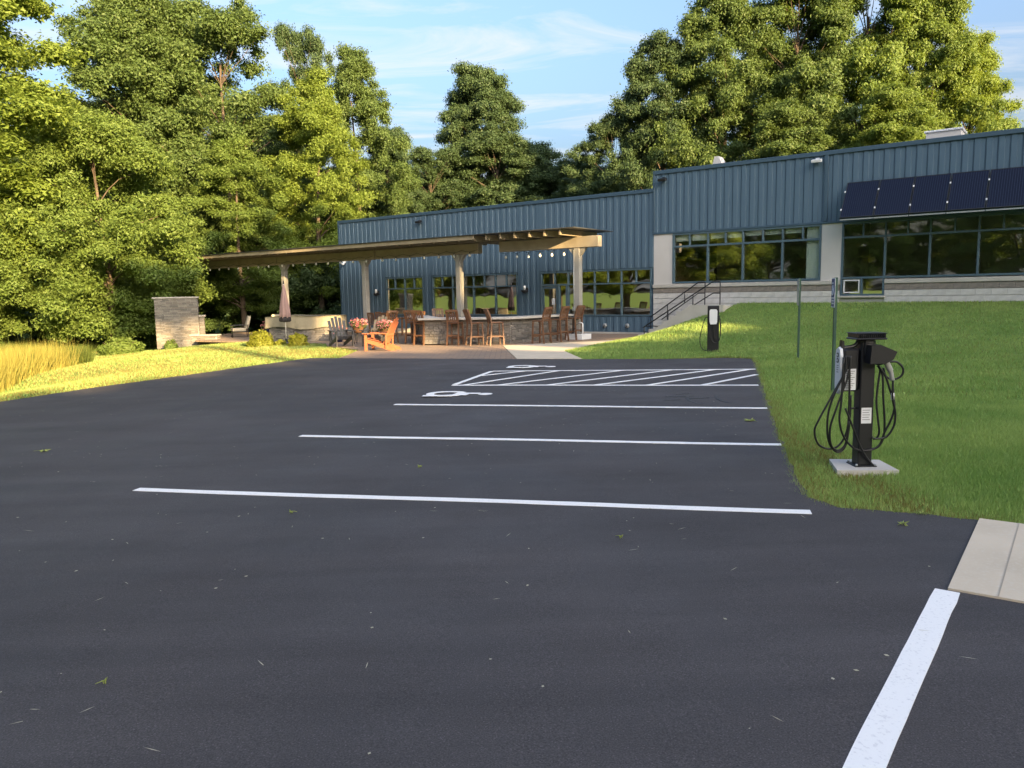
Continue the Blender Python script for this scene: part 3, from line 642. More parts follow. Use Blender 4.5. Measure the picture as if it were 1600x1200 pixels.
def string_lights(s0, s1, off, z, n, label):
    o = thing('string_lights', label, 'string lights', tuple(P0), BR)
    pts = []; 
    for i in range(n*6+1):
        t = i/(n*6); pts.append((s0+(s1-s0)*t, -off, z-.07*abs(math.sin(t*n*math.pi))))
    MB().tube(pts,.008,5).build('cable', M['black'], o)
    for i in range(n):
        x = s0+(s1-s0)*(i+.5)/n; bz = z-.07
        b = MB().lathe([(.018,-.02),(.022,-.07)],8,(x,-off,bz)).build('socket', M['black'], o)
        MB().lathe([(.02,-.07),(.045,-.12),(.048,-.15),(.03,-.185),(.008,-.195)],10,(x,-off,bz)).build('bulb', M['bulb'], o)
string_lights(-4.5,-1.4,PO+.2,3.27,6,'string lights with white bulbs under the sunlit beam')
string_lights(-11.2,-5.6,PO+.2,3.42,7,'string lights under the shaded beam above the bar stools')
string_lights(-18.0,-11.4,PO+.2,3.42,8,'string lights under the shaded beam left of the bar stools')
string_lights(-24.8,-18.2,PO+.2,3.42,8,'string lights under the leftmost pergola beam')
# ------------------------------------------------------------------ bar with stone veneer
def ledgestones(m, a, b, z0, z1, proud=.03, hmin=.06, hmax=.11, seed=1):
    """irregular split stones on the vertical face from a to b (outside on the right hand of a->b)"""
    rr = random.Random(seed); a = Vector((a[0],a[1],0)); b = Vector((b[0],b[1],0)); d = (b-a).normalized(); n = Vector((d.y,-d.x,0)); Lh = (b-a).length; z = z0
    while z < z1-.02:
        h = min(rr.uniform(hmin,hmax), z1-z); x = 0
        while x < Lh-.01:
            l = min(rr.uniform(.12,.40), Lh-x)
            if Lh-x-l < .1: l = Lh-x
            e = rr.uniform(.0,proud)
            rot = Matrix((d, -n, Vector((0,0,1)))).transposed()
            m.bbox(x+.003,x+l-.003,-e-.03,.02,z+.003,z+h-.003,.008,rot,a); x += l
        z += h
    return m
bar = thing('patio_bar','stone veneered outdoor bar with a pale counter top under the pergola','bar counter',(0,0,0))
BP = [lo(-8.2,4.55),(-3.05,26.95),(-.02,26.38),(2.28,29.02)]   # front line, left to right
def inset(p, dd):
    out = []
    for i in range(len(p)):
        ns = []
        for j in (i-1, i):
            if 0 <= j < len(p)-1:
                d = (Vector(p[j+1])-Vector(p[j])).normalized(); ns.append(Vector((d.y,-d.x)))
        n = (sum(ns, Vector((0,0)))).normalized(); k = dd/max(.5, n.dot(ns[0])); out.append(tuple(Vector(p[i])+n*k))
    return out
bi = inset(BP, -.45)
MB().prism(BP+bi[::-1], 0, .84, 'z').build('bar_core', M['mortar'], bar)
m = MB()
for i in range(len(BP)-1): ledgestones(m, BP[i], BP[i+1], .0, .84, .035, .06, .11, 20+i)
ledgestones(m, BP[3], bi[3], .0, .84, .035, .06, .11, 29)
m.build('stone_veneer', M['ledge'], bar, 'stuff')
bo = inset(BP, .22); bq = inset(BP, -.62); MB().prism(bo+bq[::-1], .842, .905, 'z').build('counter_top', M['concrete_light'], bar)
MB().bbox(-.04,.04,-.035,.0,-.06,.06,.005,Matrix.Rotation(R(50),3,'Z'),(1.75,28.33,.42)).build('outlet', M['black'], bar)
# ------------------------------------------------------------------ bar stools
def make_stool():
    t = thing('bar_stool','x','bar stool'); W, D, H = .44, .42, .74      # faces +y (towards the bar), back at -y
    for sx in (-1,1):
        m = MB(); x = sx*(W/2-.02)
        m.bar((x*1.08,D/2+.01,0),(x,D/2-.02,H),.045,.045,(0,1,0)); m.build('leg', M['teak'], t)
        m = MB(); pts = [(x*1.08,-D/2-.05,0),(x,-D/2+.0,.45),(x,-D/2+.02,H),(x,-D/2-.03,.98),(x,-D/2-.12,1.20)]
        for a, b in zip(pts, pts[1:]): m.bar(a, b, .045, .05, (0,1,0))
        m.build('leg', M['teak'], t)
        m = MB(); m.bar((x*1.04,-D/2-.01,.30),(x*1.04,D/2-.01,.30),.03,.045); m.build('stretcher', M['teak'], t)
    m = MB(); m.bar((-W/2+.02,D/2-.005,.24),(W/2-.02,D/2-.005,.24),.035,.05); m.build('stretcher', M['teak'], t)
    m = MB(); m.bar((-W/2+.02,-D/2-.01,.34),(W/2-.02,-D/2-.01,.34),.03,.045); m.build('stretcher', M['teak'], t)
    MB().bbox(-W/2,W/2,-D/2+.03,D/2+.02,H,H+.045,.012).build('seat', M['teak'], t)
    MB().bar((-W/2+.03,-D/2-.11,1.185),(W/2-.03,-D/2-.11,1.185),.035,.075).build('top_rail', M['teak'], t)
    MB().bar((-W/2+.03,-D/2+.012,.83),(W/2-.03,-D/2+.012,.83),.03,.05).build('lower_rail', M['teak'], t)
    for k in range(5):
        x = -W/2+.075+k*(W-.15)/4; m = MB(); m.bar((x,-D/2+.01,.85),(x,-D/2-.035,.99),.038,.016,(0,1,0)); m.bar((x,-D/2-.035,.99),(x,-D/2-.105,1.16),.038,.016,(0,1,0)); m.build('back_slat', M['teak'], t)
    return t
ST0 = make_stool(); first = True
# x, y, heading (deg, direction the sitter faces from +Y towards +X), label
stools = [(-.52,25.78,72,'slatted wooden bar stool nearest the bar corner, seen in profile'),
          (-1.22,25.95,66,'slatted wooden bar stool seen in profile, second from the bar corner'),
          (-1.92,26.45,18,'slatted wooden bar stool in front of the second pergola post'),
          (-3.12,27.15,30,'wooden bar stool with sunlit top slats left of the second post'),
          (-3.55,28.1,24,'wooden bar stool just behind the sunlit-topped one at the bar'),
          (-4.55,28.9,-28,'reddish wooden bar stool at the far left end of the bar'),
          (1.02,25.95,-52,'wooden bar stool nearest the camera at the right side of the bar'),
          (1.66,26.72,-50,'middle wooden bar stool of three at the right side of the bar'),
          (2.25,27.45,-48,'wooden bar stool nearest the post at the right side of the bar'),
          (-2.7,29.3,160,'wooden bar stool standing behind the bar counter')]
for x, y, hd, lb in stools:
    if first: ST0.location = (x,y,float(lotz(x))+.004); ST0.rotation_euler = (0,0,R(-hd)); ST0['label'] = lb; ST0['group'] = 'bar stools around the patio bar'; first = False
    else: dup(ST0, lb, (x,y,float(lotz(x))+.004), R(-hd), 'bar stools around the patio bar')
# ------------------------------------------------------------------ adirondack chairs (face +y, back leans to -y)
def make_adirondack(mk, label, at, hd):
    t = thing('adirondack_chair', label, 'chair', at, R(-hd), 'adirondack chairs on the patio'); mm = M[mk]
    for sx in (-1,1):
        x = sx*.30
        MB().bar((x,.38,0),(x,.38,.54),.09,.03,(1,0,0)).build('front_leg', mm, t)
        sr_ = MB().prism([(.42,.28),(.42,.40),(-.55,.10),(-.62,.0),(-.45,.0)],x-.015-sx*.03,x+.015-sx*.03).build('side_rail', mm, t)
        sr_.data.transform(Matrix(((0,1,0,0),(1,0,0,0),(0,0,1,0),(0,0,0,1))))
        MB().bbox(x-.07+sx*.03,x+.07+sx*.03,-.36,.47,.545,.57,.006).build('arm', mm, t)
        MB().bar((x,-.30,.10),(x,-.33,.545),.03,.07,(1,0,0)).build('back_leg', mm, t)
    for k in range(5): MB().bbox(-.27,.27,.30-.12*k,.41-.12*k,.385-.04*k,.405-.04*k,.004).build('seat_slat', mm, t)
    for k in range(5):
        x = -.22+.11*k; h = [.78,.90,.95,.90,.78][k]; m = MB(); sx2 = x*1.25
        a = Vector((x,-.20,.22)); b = Vector((sx2,-.20-h*.42,.22+h*.88)); m.bar(a, b, .1, .018, (0,1,.4)); m.build('back_slat', mm, t)
    MB().bar((-.30,-.35,.52),(.30,-.35,.52),.03,.08).build('back_brace', mm, t); return t
make_adirondack('orange','bright orange wooden adirondack chair in the sun at the patio edge',(-4.25,24.95,-.05),-78)
make_adirondack('grey_wood','dark grey adirondack chair left of the other grey one',(-6.1,27.6,-.07),150)
make_adirondack('grey_wood','dark grey adirondack chair right behind the orange one',(-4.85,27.5,-.06),200)
# dining table with dark wooden chairs by the left window
dt = thing('patio_table','dark wooden patio table by the left window','table',tuple(loc(-11.0,2.6,.0)),BR,None)
MB().bbox(-.8,.8,-.45,.45,.70,.75,.01).build('table_top', M['teak'], dt)
for sx in (-1,1):
    for sy in (-1,1): MB().bbox(sx*.7-.035,sx*.7+.035,sy*.37-.035,sy*.37+.035,0,.698,.006).build('leg', M['teak'], dt)
def make_chair():
    t = thing('patio_chair','x','chair'); W = .46
    for sx in (-1,1):
        MB().bar((sx*.2,.2,0),(sx*.2,.2,.44),.04,.04,(0,1,0)).build('leg', M['teak'], t)
        m = MB(); m.bar((sx*.2,-.22,0),(sx*.2,-.2,.46),.04,.04,(0,1,0)); m.bar((sx*.2,-.2,.46),(sx*.2,-.3,.98),.04,.04,(0,1,0)); m.build('leg', M['teak'], t)
    MB().bbox(-.23,.23,-.22,.23,.44,.475,.008).build('seat', M['teak'], t)
    MB().bar((-.19,-.3,.96),(.19,-.3,.96),.03,.07).build('top_rail', M['teak'], t)
    for k in range(5): MB().bar((-.15+.075*k,-.21,.50),(-.15+.075*k,-.295,.94),.035,.014,(0,1,0)).build('back_slat', M['teak'], t)
    return t
c0 = make_chair()
spots = [(-11.5,3.35,5,'dark slatted patio chair at the near left side of the table'),(-10.6,3.4,-6,'dark slatted patio chair at the near right side of the table'),(-11.9,2.5,80,'dark slatted patio chair at the left end of the table'),(-10.5,1.8,175,'dark slatted patio chair between the table and the window')]
for i, (s, o_, hd, lb) in enumerate(spots):
    p = loc(s, o_, 0)
    if i == 0: c0.location = p; c0.rotation_euler = (0,0,BR+R(-hd)); c0['label'] = lb; c0['group'] = 'dark patio dining chairs'
    else: dup(c0, lb, tuple(p), BR+R(-hd), 'dark patio dining chairs')
# ------------------------------------------------------------------ left end of the patio: fireplace, counter, umbrella, lounge chairs
FPX = (-15.3,35.3)
fp = thing('stone_fireplace','tall flat stone fireplace wall at the left end of the patio','fireplace',(FPX[0],FPX[1],float(HF(*FPX))-.05),R(19))
MB().box(-.90,.90,.03,.55,0,2.28).build('core', M['mortar'], fp)
m = MB(); ledgestones(m,(-.90,.03),(.90,.03),0,2.28,.022,.045,.085,3); ledgestones(m,(.90,.06),(.90,.55),0,2.28,.02,.05,.085,4); m.build('stone_veneer', M['ledge'], fp, 'stuff')
MB().bbox(-.98,.98,-.04,.60,2.285,2.36,.015).build('cap_slab', M['cap'], fp)
m = MB(); ledgestones(m,(.94,.28),(1.16,.28),0,1.42,.02,.07,.11,5); m.box(.94,1.16,.285,.7,0,1.42); m.build('side_wing', M['ledge'], fp, 'stuff')
MB().bbox(.92,1.22,.20,.76,1.425,1.50,.012).build('mantel_slab', M['cap'], fp)
sw = thing('seat_wall','low stone seat wall in front of the fireplace','wall',(-14.6,35.5,float(HF(-14.6,35.5))),R(-4))
MB().box(-.98,.98,.03,.42,-.05,.42).build('core', M['mortar'], sw)
m = MB(); ledgestones(m,(-.98,.03),(.98,.03),-.05,.42,.03,.07,.11,6); ledgestones(m,(.98,.06),(.98,.42),-.05,.42,.03,.07,.11,8); m.build('stone_veneer', M['ledge'], sw, 'stuff')
MB().bbox(-1.05,1.05,-.05,.48,.425,.485,.015).build('cap_slab', M['cap'], sw)
gc = thing('covered_grill_counter','stone grill counter under a tan canvas cover','grill counter',(-8.55,31.75,-.11),R(-3))
MB().box(-1.45,1.45,.03,.75,0,.62).build('core', M['mortar'], gc)
m = MB(); ledgestones(m,(-1.45,.03),(1.45,.03),0,.62,.03,.07,.11,11); ledgestones(m,(1.45,.06),(1.45,.75),0,.62,.03,.07,.11,12); m.build('stone_veneer', M['ledge'], gc, 'stuff')
nxc, nyc = 48, 5; cv = []; cf = []
import itertools
def drape(u, v):       # fabric box: u around the perimeter, v from the top edge down
    per = [(-1.58,-.06),(1.58,-.06),(1.58,.86),(-1.58,.86)]; lens = [3.16,.92,3.16,.92]; tot = sum(lens); q = u*tot; i = 0
    while q > lens[i] and i < 3: q -= lens[i]; i += 1
    a = Vector(per[i]); b = Vector(per[(i+1)%4]); p = a+(b-a)*(q/lens[i]); n = Vector(((b-a).y,-(b-a).x)).normalized()
    rip = .03*math.sin(u*70+v*2)*v + .02*math.sin(u*151)*v; p = p + n*(rip+.05*v)
    top = 1.06 - .05*max(0,(p.x-.9)) - .03*math.sin(p.x*3)
    bot = .56 + .06*math.sin(u*23) - (.0 if p.x < .9 else .10*(p.x-.9))
    return (p.x, p.y, top+(bot-top)*v)
for i in range(96):
    for j in range(6): cv.append(drape(i/96, j/5))
for i in range(96):
    for j in range(5): a_ = i*6+j; b_ = ((i+1)%96)*6+j; cf.append((a_,b_,b_+1,a_+1))
c_ = len(cv); cv.append((0,.4,1.08)); cf += [(i*6, ((i+1)%96)*6, c_) for i in range(96)]
MB().add(cv, cf, True).build('canvas_cover', M['cover'], gc)
um = thing('patio_umbrella','closed pinkish patio umbrella standing before the left pergola post','umbrella',(-9.0,30.75,-.12),0)
MB().tube([(0,0,.04),(0,0,2.42)],.024,8).build('pole', M['stucco'], um); MB().lathe([(.26,0),(.26,.04),(.08,.07),(.04,.2)],16).build('base', M['black'], um)
MB().lathe([(.10,.98),(.19,1.02),(.185,1.2),(.16,1.5),(.11,1.9),(.06,2.22),(.02,2.34)],32,(0,0,0),lambda t,z: 1+.22*math.sin(t*7+z)*max(0,(2.3-z))).build('folded_canopy', M['umb'], um)
MB().lathe([(.15,.86),(.205,.9),(.20,1.05),(.16,1.08)],24,(0,0,0),lambda t,z: 1+.2*math.sin(t*7+1)).build('canopy_hem', M['umb2'], um)
MB().lathe([(.03,2.36),(.035,2.4),(.01,2.5)],8).build('finial', M['black'], um)
def lounge(label, at, rz):
    t = thing('lounge_chair', label, 'chair', at, rz, 'cushioned lounge chairs by the fireplace')
    for sx in (-1,1):
        MB().tube([(sx*.33,.36,0),(sx*.33,.36,.58),(sx*.33,-.34,.60),(sx*.33,-.38,0)],.02,6).build('side_frame', M['black'], t)
    MB().bbox(-.31,.31,-.32,.36,.26,.30,.008).build('seat_frame', M['black'], t)
    MB().bbox(-.30,.30,-.28,.38,.302,.45,.04).build('seat_cushion', M['cushion'], t)
    MB().bbox(-.30,.30,-.07,.07,0,.62,.04,Matrix.Rotation(R(16),3,'X'),(0,-.30,.42)).build('back_cushion', M['cushion'], t)
    return t
lounge('tan cushioned lounge chair turned sideways beside the seat wall',(-13.05,37.0,-.16),R(115))
lounge('dark-shaded lounge chair behind the blue flower pot',(-11.6,38.2,-.14),R(190))
def scatter(m, n, cx, cz, rad, size, seed, flat=1.0):
    rr = np.random.default_rng(seed); p = rr.normal(0,1,(n,3)); p /= np.linalg.norm(p,axis=1)[:,None]; p *= (rr.random(n)**.45)[:,None]*np.array(rad)
    for q in p:
        a = Vector(rr.normal(0,1,3)).normalized(); b = a.cross(Vector(rr.normal(0,1,3))).normalized(); c = Vector((cx[0],cx[1],cz))+Vector(q); s_ = size*rr.uniform(.6,1.3)
        m.add([c-a*s_, c+b*s_*.6, c+a*s_, c-b*s_*.6], [(0,1,2,3)])
def flower_pot(label, at, h, r, stand=False):
    t = thing('flower_pot', label, 'flower pot', at, 0, None); z0 = .42 if stand else 0
    MB().lathe([(r*.62,z0),(r*.9,z0+h*.5),(r,z0+h*.95),(r*1.08,z0+h),(r*.95,z0+h),(r*.9,z0+h*.9)],16).build('pot', M['pot'] if not stand else M['teak'], t)
    if stand:
        for k in range(3): MB().tube([(r*.5*math.cos(k*2.1),r*.5*math.sin(k*2.1),z0),(r*1.1*math.cos(k*2.1),r*1.1*math.sin(k*2.1),0)],.015,6).build('stand_leg', M['black'], t)
    m = MB(); scatter(m,170,(0,0),z0+h*1.15,(r*1.5,r*1.5,r*.8),.05,int(abs(at[0])*77)); m.build('foliage', M['leaf_mid'], t, 'stuff')
    m = MB(); scatter(m,230,(0,0),z0+h*1.4,(r*1.65,r*1.65,r*.9),.042,int(abs(at[0])*91)); m.build('blossoms', M['pink'], t, 'stuff')
flower_pot('blue pot of pink flowers beside the grill counter',(-6.85,30.5,-.09),.34,.22)
flower_pot('tall stand of pink flowers left of the orange chair',(-5.75,29.0,-.08),.26,.24,True)
flower_pot('pink flower stand directly behind the orange chair',(-4.35,26.6,-.06),.24,.22,True)
flower_pot('blue pot of pink flowers between the lounge chairs',(-11.3,36.2,-.15),.42,.3)
# ------------------------------------------------------------------ sign posts
def sign_post(label, x, y, top, sign):
    z = float(HF(x,y))-.05; t = thing('sign_post', label, 'sign', (x,y,z), math.atan2(-LD.y,-LD.x)); H = top   # local +x faces the stall
    m = MB(); m.bbox(-.012,.0,-.022,.022,0,H,.002)
    for sy in (-1,1): m.bbox(-.0,.028,sy*.022-.004,sy*.022+.004,0,H,.002); m.bbox(.026,.032,sy*.03-.014,sy*.03+.014,0,H,.002)
    m.build('channel_post', M['green'], t)
    if sign == 'blue':
        MB().bbox(.045,.050,-.155,.155,H-.47,H-.01,.002).build('sign_panel', M['sign_white'], t)
        fc = MB().box(.0502,.0512,-.142,.142,H-.457,H-.023).build('sign_face', M['sign_blue'], t)
        m = MB(); cy, cz = .0, H-.19
        m.tube([(.0525, cy+.055*math.cos(q), cz-.03+.055*math.sin(q)) for q in [R(40+i*14) for i in range(20)]],.010,6)
        for a, b in (((-.0,.07),(.0,.0)),((.0,.0),(.055,.0)),((.055,.0),(.075,-.07))): m.tube([(.0525,cy+a[0],cz+a[1]),(.0525,cy+b[0],cz+b[1])],.010,6)
        m.lathe([(.0,-.018),(.018,0),(.0,.018)],10,(.0525,cy,cz+.10)); m.build('symbol', M['sign_white'], t)
        for k in range(3): MB().box(.0514,.0522,-.10,.10,H-.335-.042*k,H-.312-.042*k).build('text_line', M['sign_white'], t)
    else:
        MB().bbox(.045,.050,-.15,.15,H-.62,H-.02,.002).build('sign_panel', M['galv'], t)
    for zz_ in (H-.1,H-.38): MB().tube([(-.02,0,zz_),(.056,0,zz_)],.007,6).build('bolt', M['galv'], t)
    return t
sign_post('green channel post with a narrow blue wheelchair sign',5.16,12.23,1.86,'blue')
sign_post('green channel post with a grey sign seen edge-on, farther back',6.63,17.68,1.87,'grey')
# ------------------------------------------------------------------ car chargers
def smooth(pts, n=6):
    p = [Vector(q) for q in pts]; p = [p[0]*2-p[1]]+p+[p[-1]*2-p[-2]]; out = []
    for i in range(1, len(p)-2):
        for k in range(n):
            t = k/n; out.append(.5*((2*p[i])+(p[i+1]-p[i-1])*t+(2*p[i-1]-5*p[i]+4*p[i+1]-p[i+2])*t*t+(3*p[i]-p[i-1]-3*p[i+1]+p[i+2])*t**3))
    return out+[p[-2]]
nc = thing('charging_station','black pedestal car charger with looped cables beside the near lawn edge','charger',(3.25,7.03,.035),0)
def nz(X_, Y_, y): return (((X_-430)/664+.42*y)/.908, y, (1000-Y_)/664)
PADN = [(-.31,-.20),(.23,-.24),(.26,.20),(-.19,.27)]
MB().prism(PADN,-.05,.022,'z').build('concrete_base', M['concrete_light'], nc)
MB().bbox(-.10,.10,-.10,.10,.022,.032,.003).build('base_plate', M['black'], nc)
for sx in (-1,1):
    for sy in (-1,1): MB().lathe([(.012,.032),(.012,.05)],6,(sx*.085,sy*.085,0)).build('anchor_bolt', M['galv'], nc)
MB().bbox(-.065,.065,-.065,.065,.032,1.19,.008).build('pedestal', M['black_pl'], nc)
MB().bbox(-.045,.045,-.085,.045,1.05,1.20,.01).build('neck', M['black_pl'], nc)
hd_ = MB().bbox(-.135,.145,-.115,.115,1.195,1.212,.006).build('head_plate', M['black_pl'], nc)
m = MB(); 
for k in range(14): m.bbox(-.12+.0185*k,-.12+.0185*k+.010,-.113,.113,1.2125,1.25,.003)
m.build('heat_fin', M['black_pl'], nc); MB().bbox(-.135,.145,-.114,.114,1.2505,1.258,.004).build('head_cover', M['black_pl'], nc)
MB().bbox(-.225,-.067,-.055,.06,.72,1.12,.025).build('charger_body', M['black_pl'], nc)
fpv = MB(); prf = [(-.048,.74),(-.055,.80),(-.055,1.05),(-.04,1.105),(.0,1.125),(.04,1.105),(.055,1.05),(.055,.80),(.048,.74),(.0,.70)]
fpv.add([(-.252,a,b) for a,b in prf]+[(-.228,a*1.1,(b-.92)*1.04+.92) for a,b in prf],[tuple(range(10))]+[tuple(range(19,9,-1))]+[(i,(i+1)%10,(i+1)%10+10,i+10) for i in range(10)]); fpv.build('face_plate', M['white_pl'], nc)
for zc in (1.055,1.005): MB().tube([(-.2535,.018*math.cos(q),zc+.018*math.sin(q)) for q in [R(30+i*20) for i in range(16)]],.005,5).build('logo_mark', M['black_pl'], nc)
for k in range(4): MB().box(-.2532,-.2522,-.02,.02,.955-.02*k,.962-.02*k).build('print_line', M['print'], nc)
lb_ = MB().box(-.205,-.105,-.0575,-.0562,.735,.93).build('instruction_label', M['label'], nc)
for k in range(9): MB().box(-.198,-.118-.012*(k%3),-.0586,-.0578,.905-.019*k,.911-.019*k).build('print_line', M['print'], lb_)
MB().prism([(-.235,1.10),(-.205,1.10),(-.21,1.185),(-.225,1.19)],-.03,.03).build('cable_hook', M['black_pl'], nc)
MB().tube(smooth([(-.215,0,1.12),(-.16,0,1.125),(-.10,0,1.14),(-.06,0,1.19)]),.018,8).build('hanger_arm', M['black_pl'], nc)
st_ = MB().box(-.048,.045,-.0665,-.0655,.425,.57).build('warning_label', M['label'], nc)
for k in range(5): MB().box(-.038,.030-.01*(k%2),-.0676,-.0668,.545-.022*k,.551-.022*k).build('print_line', M['print'], st_)
hs = MB(); hs.prism([(-.03,1.15),(.05,1.155),(.20,1.09),(.165,1.02),(.10,.985),(-.04,.985)],-.19,-.075); hs.build('plug_holster', M['black_pl'], nc)
MB().tube(smooth([nz(530,305,-.13),nz(550,350,-.13),nz(572,400,-.13),nz(582,450,-.13)]),[.03]*6+[.026]*6+[.02]*7,10).build('plug_handle', M['grey_pl'], nc)
cabs = [[(335,300),(330,380),(255,540),(185,690),(163,760),(185,840),(245,872),(305,845),(345,745),(350,560),(345,330)],
        [(322,300),(322,390),(258,560),(234,680),(243,820),(292,892),(338,850),(356,700),(358,540)],
        [(350,300),(340,420),(280,620),(250,740),(258,845),(300,880),(340,830),(352,700)],
        [(312,310),(308,560),(300,690),(330,800),(395,872),(470,882),(525,850),(552,770),(585,690),(600,620),(594,560),(586,470)],
        [(330,620),(362,700),(410,830),(450,915),(490,970),(512,992)],
        [(500,362),(527,420),(537,560),(549,700),(547,800),(520,862),(470,880)],
        [(515,380),(500,560),(512,690),(522,770),(505,812),(480,802)],
        [(586,450),(588,560),(606,650),(600,730),(560,798),(490,810)],
        [(560,345),(605,345),(640,385),(632,430),(590,452),(548,432),(532,380)],
        [(505,365),(545,430),(575,520),(588,560)]]
yo = [-.075,-.085,-.095,-.10,-.09,-.09,-.08,-.12,-.05,-.10]
for c, y_ in zip(cabs, yo):
    MB().tube(smooth([nz(a, b, y_-.012*math.sin(i*.9)) for i, (a, b) in enumerate(c)]),.0098,8).build('cable', M['rubber'], nc)
MB().tube([nz(587,528,-.122),nz(587,570,-.122)],.0145,10).build('cable_tag', M['label'], nc)
# shallow side hoops that carry the cable
MB().tube(smooth([(-.065,-.02,.56),(-.14,-.05,.565),(-.15,-.08,.565)]),.010,6).build('cable_hook', M['black_pl'], nc)
MB().tube(smooth([(.065,-.02,.98),(.10,-.06,.97),(.11,-.10,.98)]),.012,6).build('cable_hook', M['black_pl'], nc)
fc_ = thing('charging_station','slim black pedestal charger with a white wall box on the far lawn corner','charger',(5.21,19.82,float(HF(5.21,19.82))-.04),math.atan2(LD.y,LD.x))
MB().bbox(-.145,.145,-.05,.08,0,1.19,.012).build('pedestal', M['black_pl'], fc_); MB().bbox(-.16,.16,-.07,.1,-.03,.02,.004).build('base_plate', M['black'], fc_)
wb = [(-.095,.78),(-.098,1.06),(-.07,1.10),(.07,1.10),(.098,1.06),(.095,.78),(.075,.72),(-.075,.72)]
MB().prism(wb,-.125,-.052).build('wall_box', M['white_pl'], fc_)
MB().bbox(.10,.16,-.14,-.05,.82,.95,.01).build('plug_holster', M['black_pl'], fc_)
for c in ([(-.05,-.09,.74),(-.18,-.08,.9),(-.28,-.08,.62),(-.33,-.08,.3),(-.26,-.09,.08),(-.05,-.13,.03),(.15,-.13,.02)],[(-.1,-.10,.70),(-.12,-.1,.5),(-.02,-.1,.28),(.10,-.1,.24),(.17,-.1,.4),(.17,-.1,.7),(.12,-.1,.92)],[(.13,-.1,.9),(.18,-.1,.8),(.18,-.1,.45),(.12,-.1,.25)],[(.0,-.1,.72),(.02,-.1,.5),(.05,-.1,.3)]):
    MB().tube(smooth(c),.011,6).build('cable', M['rubber'], fc_)
# ------------------------------------------------------------------ vegetation
def leaf_quads(c, nrm, size, rr, ratio=.62, tri=False):
    """diamond leaves at centres c facing roughly nrm"""
    n = len(c); a = rr.normal(0,1,(n,3)); a -= nrm*np.sum(a*nrm,1)[:,None]; a /= np.linalg.norm(a,axis=1)[:,None]+1e-9
    b = np.cross(nrm, a); s = (size*rr.uniform(.6,1.35,n))[:,None]
    if tri:
        v = np.stack([c-a*s+b*s*ratio*.3, c+b*s*ratio+a*s*.2, c+a*s-nrm*s*.25-b*s*ratio*.4], 1).reshape(-1,3)
        return v, np.arange(3*n).reshape(-1,3)
    v = np.stack([c-a*s, c+b*s*ratio-a*s*.15, c+a*s-nrm*s*.25, c-b*s*ratio-a*s*.15], 1).reshape(-1,3)
    return v, np.arange(4*n).reshape(-1,4)
def make_crown(seed, W, H, base, n_clumps, n_leaves, leaf, prof, cl=(.7,1.5), hollow=.35, upb=.55, ragged=.25, gap=-.85):
    """clumps of leaves inside an envelope; prof(t) gives the relative radius at height fraction t"""
    rr = np.random.default_rng(seed); C_ = []; ph = rr.uniform(0,6.28,4)
    while len(C_) < n_clumps:
        t = rr.random(); th = rr.uniform(0,2*math.pi); q = max(rr.random(), hollow*rr.random())**.55
        env = prof(t)*(1+ragged*(math.sin(2*th+ph[0]+3*t)*.5+math.sin(3*th+ph[1]-5*t)*.5))
        r = W/2*env*q
        cx_, cy_, cz_ = r*math.cos(th), r*math.sin(th), base+(H-base)*t
        if math.sin(cx_*1.15+ph[2])+math.sin(cy_*1.15+ph[3])+1.1*math.sin(cz_*1.25+ph[0]+.5*cx_) < gap+rr.normal(0,.25): continue   # open spaces between the limbs
        C_.append((cx_, cy_, cz_))
    C_ = np.array(C_); rad = rr.uniform(cl[0],cl[1],n_clumps)
    wt = rad**2; idx = rr.choice(n_clumps, n_leaves, p=wt/wt.sum())
    d = rr.normal(0,1,(n_leaves,3)); d /= np.linalg.norm(d,axis=1)[:,None]
    q = rr.random(n_leaves)**.5
    # uneven clumps: sub-sprays
    sub = rr.normal(0,1,(n_clumps,7,3)); sub /= np.linalg.norm(sub,axis=2)[:,:,None]; sp_ = sub[idx, rr.integers(0,7,n_leaves)]
    d2 = d*.55 + sp_*.62
    p = C_[idx] + d2*(rad[idx]*q)[:,None]*np.array([1.05,1.05,.58]) + rr.normal(0,.10,(n_leaves,3))
    lo_ = rr.random(n_leaves) < .05                      # loose twigs between the sprays
    j = rr.integers(0, n_clumps, n_leaves); tt = rr.random(n_leaves)[:,None]*.45
    near = np.linalg.norm(C_[idx]-C_[j],axis=1) < 3.2
    p = np.where((lo_ & near)[:,None], C_[idx]*(1-tt)+C_[j]*tt+rr.normal(0,.35,(n_leaves,3)), p)
    nrm = d2*.7 + rr.normal(0,.45,(n_leaves,3)) + np.array([0,0,upb]); nrm /= np.linalg.norm(nrm,axis=1)[:,None]
    v, f = leaf_quads(p, nrm, leaf, rr, .9, True)
    return v, f, C_
def make_trunk(C_, H, base, r0, seed, limbs=16, lean=.3):
    rr = random.Random(seed); m = MB(); top = H*.82; lx, ly = rr.uniform(-lean,lean), rr.uniform(-lean,lean)
    ax = lambda t: Vector((lx*t+.12*math.sin(t*5+seed), ly*t+.12*math.cos(t*4+seed), top*t))
    m.tube([ax(i/12)-Vector((0,0,.3 if i == 0 else 0)) for i in range(13)], [r0*(1.25 if i == 0 else 1)*(1-.85*i/12)+.015 for i in range(13)], 8)
    sel = rr.sample(range(len(C_)), min(limbs, len(C_)))
    for k in sel:
        c = Vector(C_[k]); t = min(.92, max(.12, (c.z-.22*math.hypot(c.x,c.y)*2)/top*.9)); a = ax(t); mid = (a+c)*.5+Vector((rr.uniform(-.3,.3),rr.uniform(-.3,.3),rr.uniform(-.1,.4))); q = r0*(1-.8*t)*.5
        m.tube([a, (a+mid)*.5+Vector((0,0,.1)), mid, (mid+c)*.5, c], [q, q*.75, q*.5, q*.32, .012], 5, False)
    return m.mesh('trunk')
KIND = {}
